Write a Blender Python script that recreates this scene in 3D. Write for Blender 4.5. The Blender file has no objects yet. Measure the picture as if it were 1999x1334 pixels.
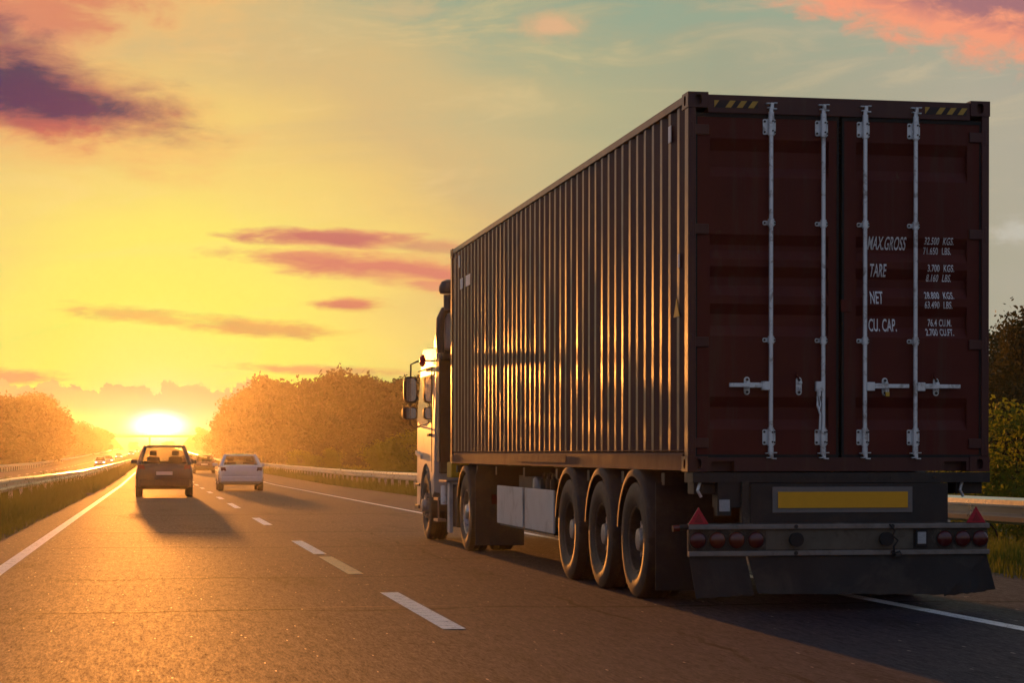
import bpy, bmesh, math, random
import numpy as np
from mathutils import Matrix, Vector
from math import sin, cos, pi, radians

sc = bpy.context.scene
COL = sc.collection

# ------------------------------------------------------------------ camera
H_CAM = 1.15
YAW = 10.061                                    # degrees, to the right of the road's direction
F_PX = 3928.7                                   # focal length in photo pixels (1999 wide)
cam_d = bpy.data.cameras.new('camera'); cam = bpy.data.objects.new('camera', cam_d); COL.objects.link(cam)
cam.location = (0, 0, H_CAM); cam.rotation_euler = (radians(90), 0, radians(-YAW))
cam_d.sensor_width = 36.0; cam_d.lens = F_PX * 36.0 / 1999.0; cam_d.shift_y = 235.0 / 1999.0
cam_d.clip_start = 0.1; cam_d.clip_end = 6000
sc.camera = cam

sc.view_settings.view_transform = 'Standard'
try: sc.view_settings.look = 'None'
except Exception: pass
sc.view_settings.exposure = 0.0; sc.view_settings.gamma = 1.0
sc.view_settings.use_curve_mapping = False
sc.cycles.use_denoising = True
sc.cycles.sample_clamp_indirect = 8.0
sc.cycles.volume_bounces = 0
sc.cycles.max_bounces = 8
sc.cycles.transparent_max_bounces = 12

SUN_EL, SUN_AZ = 2.6, -0.6                       # lamp: just left of the road's vanishing point
SUN_STRENGTH = 3.2
HAZE_DENSITY = 0.000175
HAZE_TOP, HAZE_END, HAZE_G = 16.5, 1450.0, 0.86
SUN_COL = (1.0, 0.33, 0.05)

def lin(c):
    return tuple(((v / 255.0) / 12.92 if v / 255.0 <= 0.04045 else ((v / 255.0 + 0.055) / 1.055) ** 2.4) for v in c)

def sky_dir(px, py):                             # photo pixel -> azimuth, elevation in degrees
    a = math.atan((px - 1000.0) / F_PX)
    return YAW + math.degrees(a), math.degrees(math.atan((902.0 - py) / F_PX * cos(a)))

# ------------------------------------------------------------------ node helper
class Nodes:
    def __init__(s, tree): s.t = tree; s.n = tree.nodes; s.l = tree.links
    def new(s, typ, **kw):
        n = s.n.new(typ)
        for k, v in kw.items(): setattr(n, k, v)
        return n
    def put(s, sock, v):
        if v is None: return
        if isinstance(v, bpy.types.NodeSocket): s.l.new(v, sock)
        else: sock.default_value = v
    def m(s, op, a, b=None, c=None, clamp=False):
        n = s.new('ShaderNodeMath', operation=op, use_clamp=clamp)
        s.put(n.inputs[0], a); s.put(n.inputs[1], b)
        if c is not None: s.put(n.inputs[2], c)
        return n.outputs[0]
    def mix(s, f, a, b, mode='MIX'):
        n = s.new('ShaderNodeMix', data_type='RGBA', blend_type=mode)
        s.put(n.inputs[0], f)
        s.put(n.inputs[6], a if isinstance(a, bpy.types.NodeSocket) else (*a[:3], 1.0))
        s.put(n.inputs[7], b if isinstance(b, bpy.types.NodeSocket) else (*b[:3], 1.0))
        return n.outputs[2]
    def rng(s, v, a, b, c=0.0, d=1.0, smooth=True):
        n = s.new('ShaderNodeMapRange', interpolation_type='SMOOTHSTEP' if smooth else 'LINEAR')
        s.put(n.inputs[0], v); n.inputs[1].default_value = a; n.inputs[2].default_value = b
        n.inputs[3].default_value = c; n.inputs[4].default_value = d
        return n.outputs[0]
    def noise(s, vec, scale, detail=4.0, rough=0.55, dist=0.0):
        n = s.new('ShaderNodeTexNoise')
        s.put(n.inputs['Vector'], vec); n.inputs['Scale'].default_value = scale
        n.inputs['Detail'].default_value = detail; n.inputs['Roughness'].default_value = rough
        n.inputs['Distortion'].default_value = dist
        return n.outputs[0]
    def comb(s, x, y, z):
        n = s.new('ShaderNodeCombineXYZ'); s.put(n.inputs[0], x); s.put(n.inputs[1], y); s.put(n.inputs[2], z)
        return n.outputs[0]
    def ramp(s, v, stops):
        n = s.new('ShaderNodeValToRGB'); s.put(n.inputs[0], v); e = n.color_ramp.elements
        while len(e) < len(stops): e.new(0.5)
        for i, (p, c) in enumerate(stops): e[i].position = p; e[i].color = (*c, 1.0)
        return n.outputs[0]

# ------------------------------------------------------------------ world: sunset sky
world = bpy.data.worlds.new("World"); sc.world = world; world.use_nodes = True
world.node_tree.nodes.clear()
W = Nodes(world.node_tree)
tc = W.new('ShaderNodeTexCoord'); sep = W.new('ShaderNodeSeparateXYZ'); W.l.new(tc.outputs['Generated'], sep.inputs[0])
az = W.m('MULTIPLY', W.m('ARCTAN2', sep.outputs[0], sep.outputs[1]), 57.29578)
el = W.m('MULTIPLY', W.m('ARCSINE', sep.outputs[2]), 57.29578)
gaz, gel = sky_dir(310, 832)
du = W.m('SUBTRACT', az, gaz); dv = W.m('SUBTRACT', el, gel)
r = W.m('SQRT', W.m('ADD', W.m('MULTIPLY', du, du), W.m('MULTIPLY', dv, dv)))
streak = W.noise(W.comb(W.m('MULTIPLY', az, 0.10), W.m('MULTIPLY', el, 0.55), 3.1), 1.0, 5.0, 0.55, 0.4)
wisp = W.noise(W.comb(W.m('MULTIPLY', az, 0.22), W.m('ADD', W.m('MULTIPLY', el, 0.9), W.m('MULTIPLY', az, -0.06)), 9.3), 1.0, 6.0, 0.6, 0.8)
r2 = W.m('ADD', r, W.m('MULTIPLY', W.m('SUBTRACT', streak, 0.5), W.m('MINIMUM', W.m('MULTIPLY', r, 0.42), 4.0)))
stops = [(0.0, (255, 246, 160)), (0.9, (255, 246, 140)), (1.9, (255, 245, 124)), (3.6, (255, 241, 108)), (5.0, (255, 236, 112)),
         (7.3, (250, 216, 120)), (9.0, (240, 202, 122)), (10.9, (220, 187, 128)), (13.1, (205, 184, 134)), (15.3, (183, 176, 136)),
         (19.0, (168, 164, 136)), (24.8, (178, 170, 150)), (30.0, (168, 160, 150))]
sky = W.ramp(W.m('DIVIDE', r2, 30.0), [(p / 30.0, lin(c)) for p, c in stops])
# green-blue tint high up, ahead
hi = W.m('MULTIPLY', W.rng(el, 9.5, 13.5), W.rng(r, 12.0, 14.0))
sky = W.mix(W.m('MULTIPLY', hi, W.rng(wisp, 0.72, 0.36)), sky, lin((150, 168, 144)))
sky = W.mix(W.m('MULTIPLY', W.rng(wisp, 0.50, 0.74), 0.16), sky, lin((255, 224, 160)))
# the rest of the sphere: dusky blue overhead and behind
nish = W.new('ShaderNodeTexSky', sky_type='NISHITA'); nish.sun_disc = False
nish.sun_elevation = radians(SUN_EL); nish.sun_rotation = radians(SUN_AZ)
back = W.mix(W.rng(el, 35.0, 75.0), W.mix(W.rng(el, -2.0, 30.0), lin((108, 98, 100)), lin((112, 126, 154))), lin((62, 76, 104)))
nadd = W.new('ShaderNodeMix', data_type='RGBA', blend_type='ADD')
nadd.inputs[0].default_value = 0.03; W.l.new(back, nadd.inputs[6]); W.l.new(nish.outputs[0], nadd.inputs[7])
sky = W.mix(W.rng(r, 28.0, 80.0), sky, nadd.outputs[2])

def cloud(px, py, rx, ry, core, edge, amp=1.0, sx=1.0, sy=2.6, soft=0.35, strength=1.0, tilt=0.0, seed=0.0, low=None):
    """a cloud standing at a bearing and height of the sky; sizes in photo pixels"""
    global sky
    a0, e0 = sky_dir(px, py); k = 1 / 68.6
    x = W.m('SUBTRACT', az, a0); y = W.m('SUBTRACT', el, e0)
    y = W.m('SUBTRACT', y, W.m('MULTIPLY', x, -tilt))
    xx = W.m('DIVIDE', x, rx * k); yy = W.m('DIVIDE', y, ry * k)
    d = W.m('SQRT', W.m('ADD', W.m('MULTIPLY', xx, xx), W.m('MULTIPLY', yy, yy)))
    n = W.noise(W.comb(W.m('MULTIPLY', az, sx), W.m('MULTIPLY', el, sy), seed), 1.0, 7.0, 0.6, 0.3)
    dd = W.m('ADD', d, W.m('MULTIPLY', W.m('SUBTRACT', n, 0.5), 2.6 * amp))
    mask = W.rng(dd, 1.0 + soft, 1.0 - soft)
    c = W.mix(W.rng(dd, 1.0, 0.30), lin(edge), lin(core))
    if low: c = W.mix(W.rng(W.m('ADD', yy, W.m('MULTIPLY', W.m('SUBTRACT', n, 0.5), 2.0)), -0.1, -0.75), c, lin(low))
    sky = W.mix(W.m('MULTIPLY', mask, strength), sky, c)

cloud(60, 20, 350, 85, (224, 132, 100), (250, 192, 116), amp=0.7, sx=0.45, sy=1.0, soft=0.85, strength=0.9, tilt=-0.10, seed=1.0)
cloud(-30, 70, 130, 75, (150, 96, 100), (222, 146, 112), amp=0.7, sx=0.6, sy=1.2, soft=0.8, strength=0.85, seed=2.0)
cloud(40, 205, 300, 82, (222, 112, 92), (248, 182, 110), amp=0.65, sx=0.5, sy=1.2, soft=0.8, strength=0.95, tilt=0.14, seed=3.0)
cloud(20, 165, 270, 62, (90, 66, 92), (168, 98, 96), amp=0.65, sx=0.5, sy=1.4, soft=0.65, strength=0.97, tilt=0.16, seed=4.0)
cloud(1960, 0, 420, 104, (168, 112, 118), (244, 150, 122), amp=0.55, sx=0.9, sy=1.7, soft=0.35, strength=0.95, tilt=0.20, seed=5.0, low=(250, 156, 120))
cloud(1075, 50, 56, 24, (234, 180, 136), (222, 178, 132), amp=0.6, sx=1.4, sy=2.4, soft=0.7, strength=0.8, seed=6.0)
cloud(800, 18, 60, 16, (214, 184, 136), (210, 180, 134), amp=0.8, sx=1.2, sy=3.0, soft=0.7, strength=0.5, seed=6.6)
cloud(655, 466, 190, 18, (208, 118, 108), (232, 162, 112), amp=0.6, sx=0.7, sy=3.0, soft=0.3, strength=0.95, tilt=0.03, seed=7.0)
cloud(850, 482, 80, 12, (220, 156, 114), (228, 170, 114), amp=0.8, sx=0.9, sy=3.4, soft=0.5, strength=0.8, tilt=0.05, seed=7.5)
cloud(745, 522, 285, 26, (224, 132, 110), (240, 172, 110), amp=0.6, sx=0.6, sy=2.6, soft=0.35, strength=0.95, tilt=0.07, seed=8.0)
cloud(860, 560, 120, 16, (234, 150, 114), (242, 182, 112), amp=0.8, sx=0.8, sy=3.0, soft=0.5, strength=0.8, tilt=0.12, seed=8.4)
cloud(683, 594, 72, 13, (230, 138, 106), (244, 186, 106), amp=0.6, sx=1.0, sy=3.2, soft=0.4, strength=0.95, seed=9.0)
cloud(265, 616, 150, 15, (246, 192, 104), (252, 216, 104), amp=0.8, sx=0.8, sy=3.4, soft=0.45, strength=0.9, tilt=0.08, seed=10.0)
cloud(510, 640, 165, 18, (242, 178, 102), (250, 210, 104), amp=0.7, sx=0.8, sy=3.2, soft=0.4, strength=0.95, tilt=0.06, seed=11.0)
cloud(640, 724, 160, 10, (240, 176, 108), (248, 200, 108), amp=0.7, sx=0.8, sy=3.4, soft=0.4, strength=0.9, tilt=0.03, seed=12.0)
cloud(20, 736, 90, 15, (244, 176, 112), (250, 204, 110), amp=0.7, sx=0.9, sy=3.2, soft=0.4, strength=0.9, seed=13.0)
cloud(1985, 455, 50, 26, (200, 194, 180), (188, 180, 162), amp=0.8, sx=1.4, sy=2.4, soft=0.4, strength=0.75, seed=14.0)
unseen_left_cloud = W.m('MULTIPLY', W.m('MULTIPLY', W.rng(az, -5.0, -8.5), W.rng(az, -75.0, -45.0)), W.rng(W.m('ADD', el, W.m('MULTIPLY', W.m('SUBTRACT', streak, 0.5), 5.0)), 3.2, 6.0))
sky = W.mix(W.m('MULTIPLY', unseen_left_cloud, 0.85), sky, W.mix(W.rng(wisp, 0.4, 0.65), lin((196, 164, 150)), lin((228, 196, 170))))  # cloud added out of view for the container's side to reflect
# the long bank of cloud above the horizon
bn = W.noise(W.comb(W.m('MULTIPLY', az, 0.9), W.m('MULTIPLY', el, 0.9), 20.0), 1.0, 6.0, 0.55, 0.2)
_, e_top = sky_dir(300, 757); _, e_bot = sky_dir(300, 808)
topm = W.rng(W.m('ADD', el, W.m('MULTIPLY', W.m('SUBTRACT', bn, 0.5), 2.4)), e_top + 0.05, e_top - 0.05)
botm = W.rng(el, e_bot - 0.15, e_bot + 0.25)
side = W.rng(W.m('ABSOLUTE', W.m('SUBTRACT', az, 0.3)), 13.0, 4.0)
sky = W.mix(W.m('MULTIPLY', W.m('MULTIPLY', topm, botm), W.m('MULTIPLY', side, 0.85)), sky, lin((250, 198, 124)))
# the overexposed sun itself
dx = W.m('DIVIDE', du, 0.74); dy = W.m('DIVIDE', dv, 0.36)
core = W.m('EXPONENT', W.m('MULTIPLY', W.m('POWER', W.m('ADD', W.m('MULTIPLY', dx, dx), W.m('MULTIPLY', dy, dy)), 1.6), -1.0))
dx2 = W.m('DIVIDE', du, 1.9); dy2 = W.m('DIVIDE', dv, 0.75)
halo = W.m('EXPONENT', W.m('MULTIPLY', W.m('ADD', W.m('MULTIPLY', dx2, dx2), W.m('MULTIPLY', dy2, dy2)), -1.0))
sky = W.mix(halo, sky, (1.0, 0.86, 0.36), 'ADD') if False else W.mix(W.m('MULTIPLY', halo, 0.75), sky, (1.05, 0.93, 0.45))
sky = W.mix(W.m('MULTIPLY', core, 0.97), sky, (2.4, 2.1, 1.7))
# the low sky is dimmer than it looks from the ground: the lit air in front of it adds the rest
gg = HAZE_G
ph = W.m('DIVIDE', (1 - gg * gg) / (4 * pi), W.m('POWER', W.m('SUBTRACT', 1 + gg * gg, W.m('MULTIPLY', W.m('COSINE', W.m('MULTIPLY', W.m('SQRT', W.m('ADD', W.m('MULTIPLY', W.m('SUBTRACT', az, SUN_AZ), W.m('SUBTRACT', az, SUN_AZ)), W.m('MULTIPLY', W.m('SUBTRACT', el, SUN_EL), W.m('SUBTRACT', el, SUN_EL)))), 0.0174533)), 2 * gg)), 1.5))
pathl = W.m('MINIMUM', W.m('DIVIDE', HAZE_TOP - H_CAM, W.m('MAXIMUM', sep.outputs[2], 0.001)), HAZE_END)
air = W.m('MULTIPLY', W.m('MULTIPLY', ph, pathl), SUN_STRENGTH * HAZE_DENSITY * 0.9)
sb = W.new('ShaderNodeMix', data_type='RGBA', blend_type='SUBTRACT'); sb.inputs[0].default_value = 1.0
W.l.new(sky, sb.inputs[6]); W.l.new(W.comb(W.m('MULTIPLY', air, SUN_COL[0]), W.m('MULTIPLY', air, SUN_COL[1]), W.m('MULTIPLY', air, SUN_COL[2])), sb.inputs[7])
dim = W.new('ShaderNodeMix', data_type='RGBA', blend_type='MULTIPLY'); dim.inputs[0].default_value = 1.0
W.l.new(sky, dim.inputs[6]); dim.inputs[7].default_value = (0.2, 0.2, 0.2, 1)
sky = W.mix(1.0, sb.outputs[2], dim.outputs[2], 'LIGHTEN')
bg = W.new('ShaderNodeBackground'); W.l.new(sky, bg.inputs[0]); bg.inputs[1].default_value = 1.0
wo = W.new('ShaderNodeOutputWorld'); W.l.new(bg.outputs[0], wo.inputs[0])

# ------------------------------------------------------------------ sun
sd = bpy.data.lights.new('sun', 'SUN'); so = bpy.data.objects.new('sun', sd); COL.objects.link(so)
sd.energy = SUN_STRENGTH; sd.angle = radians(0.6); sd.color = SUN_COL
d_ = Vector((sin(radians(SUN_AZ)) * cos(radians(SUN_EL)), cos(radians(SUN_AZ)) * cos(radians(SUN_EL)), sin(radians(SUN_EL))))
so.rotation_euler = d_.to_track_quat('Z', 'Y').to_euler(); so.location = (0, 60, 40)

# ------------------------------------------------------------------ materials
def material(name):
    m = bpy.data.materials.new(name); m.use_nodes = True; m.node_tree.nodes.clear()
    N = Nodes(m.node_tree)
    out = N.new('ShaderNodeOutputMaterial'); p = N.new('ShaderNodeBsdfPrincipled')
    N.l.new(p.outputs[0], out.inputs[0])
    t = N.new('ShaderNodeTexCoord')
    return m, N, p, t.outputs['Object'], out

def simple(name, col, rough=0.5, metal=0.0, var=0.25, scale=6.0, bump=0.0, bscale=40.0, dirt=None, dirt_amt=0.5, spec=0.5, coat=0.0):
    m, N, p, co, out = material(name)
    n = N.noise(co, scale, 6.0, 0.6)
    c = N.mix(n, tuple(v * (1 - var) for v in col), tuple(min(1, v * (1 + var)) for v in col))
    if dirt:
        dn = N.noise(co, scale * 0.7, 8.0, 0.68, 0.5)
        c = N.mix(N.m('MULTIPLY', N.rng(dn, 0.48, 0.68), dirt_amt), c, dirt)
    N.put(p.inputs['Base Color'], c)
    rn = N.noise(co, scale * 2.3, 4.0, 0.6)
    N.put(p.inputs['Roughness'], N.m('ADD', rough - 0.1, N.m('MULTIPLY', rn, 0.2)))
    p.inputs['Metallic'].default_value = metal
    p.inputs['Specular IOR Level'].default_value = spec
    if coat: p.inputs['Coat Weight'].default_value = coat; p.inputs['Coat Roughness'].default_value = 0.08
    if bump:
        b = N.new('ShaderNodeBump'); b.inputs['Strength'].default_value = 1.0; b.inputs['Distance'].default_value = bump
        N.put(b.inputs['Height'], N.noise(co, bscale, 5.0, 0.6)); N.l.new(b.outputs[0], p.inputs['Normal'])
    return m

def container_paint(name, base, rough, dent):
    m, N, p, co, out = material(name)
    n = N.noise(co, 2.2, 8.0, 0.62)
    c = N.mix(n, tuple(v * 0.62 for v in base), tuple(v * 1.42 for v in base))
    mp = N.new('ShaderNodeMapping'); N.l.new(co, mp.inputs[0]); mp.inputs['Scale'].default_value = (9, 9, 0.7)
    st = N.noise(mp.outputs[0], 1.0, 7.0, 0.65)                      # rain streaks
    c = N.mix(N.m('MULTIPLY', N.rng(st, 0.48, 0.75), 0.55), c, (0.10, 0.05, 0.035))
    ru = N.noise(co, 7.0, 9.0, 0.72, 0.6)                           # rust spots
    c = N.mix(N.rng(ru, 0.635, 0.70), c, (0.12, 0.045, 0.02))
    N.put(p.inputs['Base Color'], c)
    N.put(p.inputs['Roughness'], N.m('ADD', rough - 0.08, N.m('MULTIPLY', N.noise(co, 5.0, 6.0, 0.65), 0.22)))
    p.inputs['Specular IOR Level'].default_value = 0.5 if rough < .45 else 0.25
    b = N.new('ShaderNodeBump'); b.inputs['Strength'].default_value = 1.0; b.inputs['Distance'].default_value = dent
    mp2 = N.new('ShaderNodeMapping'); N.l.new(co, mp2.inputs[0]); mp2.inputs['Scale'].default_value = (2.5, 2.5, 1.3)
    N.put(b.inputs['Height'], N.noise(mp2.outputs[0], 1.0, 3.0, 0.5))
    b2 = N.new('ShaderNodeBump'); b2.inputs['Strength'].default_value = 0.4; b2.inputs['Distance'].default_value = 0.002
    N.put(b2.inputs['Height'], N.noise(co, 60.0, 4.0, 0.6)); N.l.new(b.outputs[0], b2.inputs['Normal'])
    N.l.new(b2.outputs[0], p.inputs['Normal'])
    return m

MAROON = container_paint('maroon_container_paint', (0.072, 0.014, 0.013), 0.33, 0.0014)
DOORPAINT = container_paint('maroon_door_paint', (0.110, 0.016, 0.010), 0.5, 0.004)
RAILPAINT = container_paint('dusty_maroon_rail_paint', (0.095, 0.030, 0.022), 0.62, 0.003)
GALV = simple('galvanised_steel', (0.84, 0.88, 0.92), 0.42, 0.5, 0.14, 14.0, 0.001, 60.0, (0.20, 0.14, 0.10), 0.7)
BLACKRUB = simple('black_rubber', (0.014, 0.013, 0.013), 0.75, 0, 0.3, 8.0, 0.002, 60.0)
TYRE = simple('tyre_rubber', (0.022, 0.020, 0.019), 0.62, 0, 0.3, 9.0, 0.003, 50.0, (0.07, 0.055, 0.042), 0.45)
HUBSTEEL = simple('dull_hub_steel', (0.42, 0.37, 0.33), 0.45, 0.5, 0.3, 20.0, 0.001, 40.0, (0.10, 0.08, 0.06), 0.6)
RIM = simple('dusty_wheel_steel', (0.11, 0.095, 0.085), 0.55, 0.3, 0.35, 14.0, 0.002, 40.0, (0.05, 0.04, 0.03), 0.7)
ALURIM = simple('polished_aluminium', (0.62, 0.60, 0.58), 0.30, 0.85, 0.15, 10.0, 0, 40, (0.2, 0.17, 0.14), 0.35)
CHASSIS = simple('chassis_black_paint', (0.026, 0.022, 0.021), 0.5, 0.1, 0.35, 5.0, 0.002, 40.0, (0.06, 0.045, 0.035), 0.55)
FENDER = simple('grey_plastic_mudguard', (0.034, 0.029, 0.028), 0.75, 0, 0.25, 6.0, 0.001, 50.0, (0.09, 0.07, 0.05), 0.5)
FLAP = simple('mudflap_rubber', (0.026, 0.023, 0.022), 0.7, 0, 0.35, 3.0, 0.012, 5.0, (0.085, 0.07, 0.055), 0.5)
ALUSTRIP = simple('weathered_aluminium', (0.25, 0.21, 0.18), 0.55, 0.3, 0.3, 9.0, 0.001, 60.0, (0.14, 0.10, 0.07), 0.6)
LIGHTBOARD = simple('grimy_light_board', (0.040, 0.031, 0.024), 0.6, 0.1, 0.4, 5.0, 0.001, 40.0, (0.22, 0.19, 0.14), 0.75)
REDLENS = simple('red_lamp_lens', (0.095, 0.008, 0.008), 0.22, 0, 0.2, 20.0, 0.001, 90.0, coat=0.5)
AMBERLENS = simple('amber_lamp_lens', (0.14, 0.022, 0.008), 0.22, 0, 0.2, 20.0, 0.001, 90.0, coat=0.5)
REDREFLEX = simple('red_reflector', (0.55, 0.012, 0.035), 0.3, 0, 0.15, 30.0, 0.001, 90.0)
WHITEREFLEX = simple('clear_reflector', (0.42, 0.42, 0.42), 0.35, 0, 0.4, 60.0, 0.002, 60.0)
AMBERPLATE = simple('amber_marker_plate', (0.95, 0.42, 0.008), 0.45, 0, 0.12, 14.0, 0.0006, 140.0)
GREYTAPE = simple('grey_marker_border', (0.20, 0.17, 0.155), 0.5, 0, 0.25, 30.0, 0.0006, 120.0)
BOXWHITE = simple('dirty_white_panel', (0.60, 0.57, 0.55), 0.5, 0, 0.12, 4.0, 0.001, 30.0, (0.30, 0.25, 0.21), 0.55)
CABWHITE = simple('white_cab_paint', (0.54, 0.48, 0.42), 0.34, 0, 0.06, 3.0, 0, 30.0, (0.34, 0.29, 0.25), 0.45, coat=0.25)
CABGREY = simple('cab_back_grey', (0.10, 0.095, 0.09), 0.5, 0, 0.25, 4.0, 0.001, 30.0, (0.06, 0.05, 0.04), 0.5)
DUCT = simple('dark_plastic_duct', (0.055, 0.050, 0.048), 0.45, 0, 0.25, 6.0)
YELLOWBOX = simple('yellow_plastic', (0.55, 0.36, 0.01), 0.5, 0, 0.2, 5.0, 0, 30, (0.2, 0.13, 0.02), 0.4)
BRASS = simple('brass_padlock_metal', (0.62, 0.42, 0.08), 0.35, 0.8, 0.2, 30.0)
LETTER = simple('white_lettering_paint', (0.92, 0.90, 0.90), 0.6, 0, 0.08, 8.0, dirt=(0.25, 0.18, 0.16), dirt_amt=0.5)
HAZYEL = simple('hazard_yellow', (0.60, 0.36, 0.06), 0.6, 0, 0.2, 9.0)
HAZDARK = simple('hazard_dark', (0.030, 0.018, 0.020), 0.6, 0, 0.2, 9.0)
GALVRAIL = simple('guardrail_zinc', (0.66, 0.65, 0.63), 0.30, 0.8, 0.18, 1.2, 0.001, 20.0, (0.30, 0.26, 0.22), 0.4)
CONCRETE = simple('bridge_concrete', (0.30, 0.28, 0.26), 0.85, 0, 0.2, 0.4, 0.01, 3.0, (0.18, 0.16, 0.14), 0.4)
CARWHITE = simple('white_car_paint', (0.66, 0.65, 0.66), 0.25, 0, 0.05, 2.0, coat=0.8)
CARDARK = simple('dark_car_paint', (0.030, 0.028, 0.029), 0.42, 0.2, 0.1, 2.0, coat=0.8)
CARBROWN = simple('brown_car_paint', (0.085, 0.055, 0.045), 0.28, 0.2, 0.1, 2.0, coat=0.8)
CARSILVER = simple('silver_car_paint', (0.36, 0.36, 0.37), 0.3, 0.5, 0.08, 2.0, coat=0.6)
CARTRIM = simple('black_car_trim', (0.02, 0.02, 0.02), 0.5, 0, 0.2, 8.0)
PLATE = simple('number_plate_white', (0.6, 0.6, 0.58), 0.5, 0, 0.08, 20.0)
SEATCLOTH = simple('seat_fabric', (0.05, 0.045, 0.042), 0.85, 0, 0.2, 20.0)

def glass(name, tint, clear):
    m, N, p, co, out = material(name)
    p.inputs['Base Color'].default_value = (0.02, 0.02, 0.02, 1); p.inputs['Roughness'].default_value = 0.06
    tr = N.new('ShaderNodeBsdfTransparent'); tr.inputs[0].default_value = (*tint, 1)
    mx = N.new('ShaderNodeMixShader')
    sm = N.noise(co, 5.0, 4.0); N.put(mx.inputs[0], N.m('ADD', 1 - clear - 0.04, N.m('MULTIPLY', sm, 0.08)))
    N.l.new(tr.outputs[0], mx.inputs[1]); N.l.new(p.outputs[0], mx.inputs[2]); N.l.new(mx.outputs[0], out.inputs[0])
    return m
CARGLASS = glass('car_window_glass', (0.75, 0.75, 0.72), 0.72)
DARKGLASS = simple('dark_window_glass', (0.02, 0.02, 0.022), 0.06, 0, 0.2, 3.0, spec=0.7)
MIRROR = simple('mirror_glass', (0.80, 0.80, 0.82), 0.06, 1.0, 0.03, 3.0)

def lamp_mat(name, col, s):
    m, N, p, co, out = material(name)
    p.inputs['Base Color'].default_value = (*col, 1)
    N.put(p.inputs['Emission Color'], N.mix(N.noise(co, 12.0), tuple(v * 0.8 for v in col), col))
    p.inputs['Emission Strength'].default_value = s; p.inputs['Roughness'].default_value = 0.2
    return m
HEADLAMP = lamp_mat('lit_headlamp', (1.0, 0.93, 0.75), 6.0)

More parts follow.
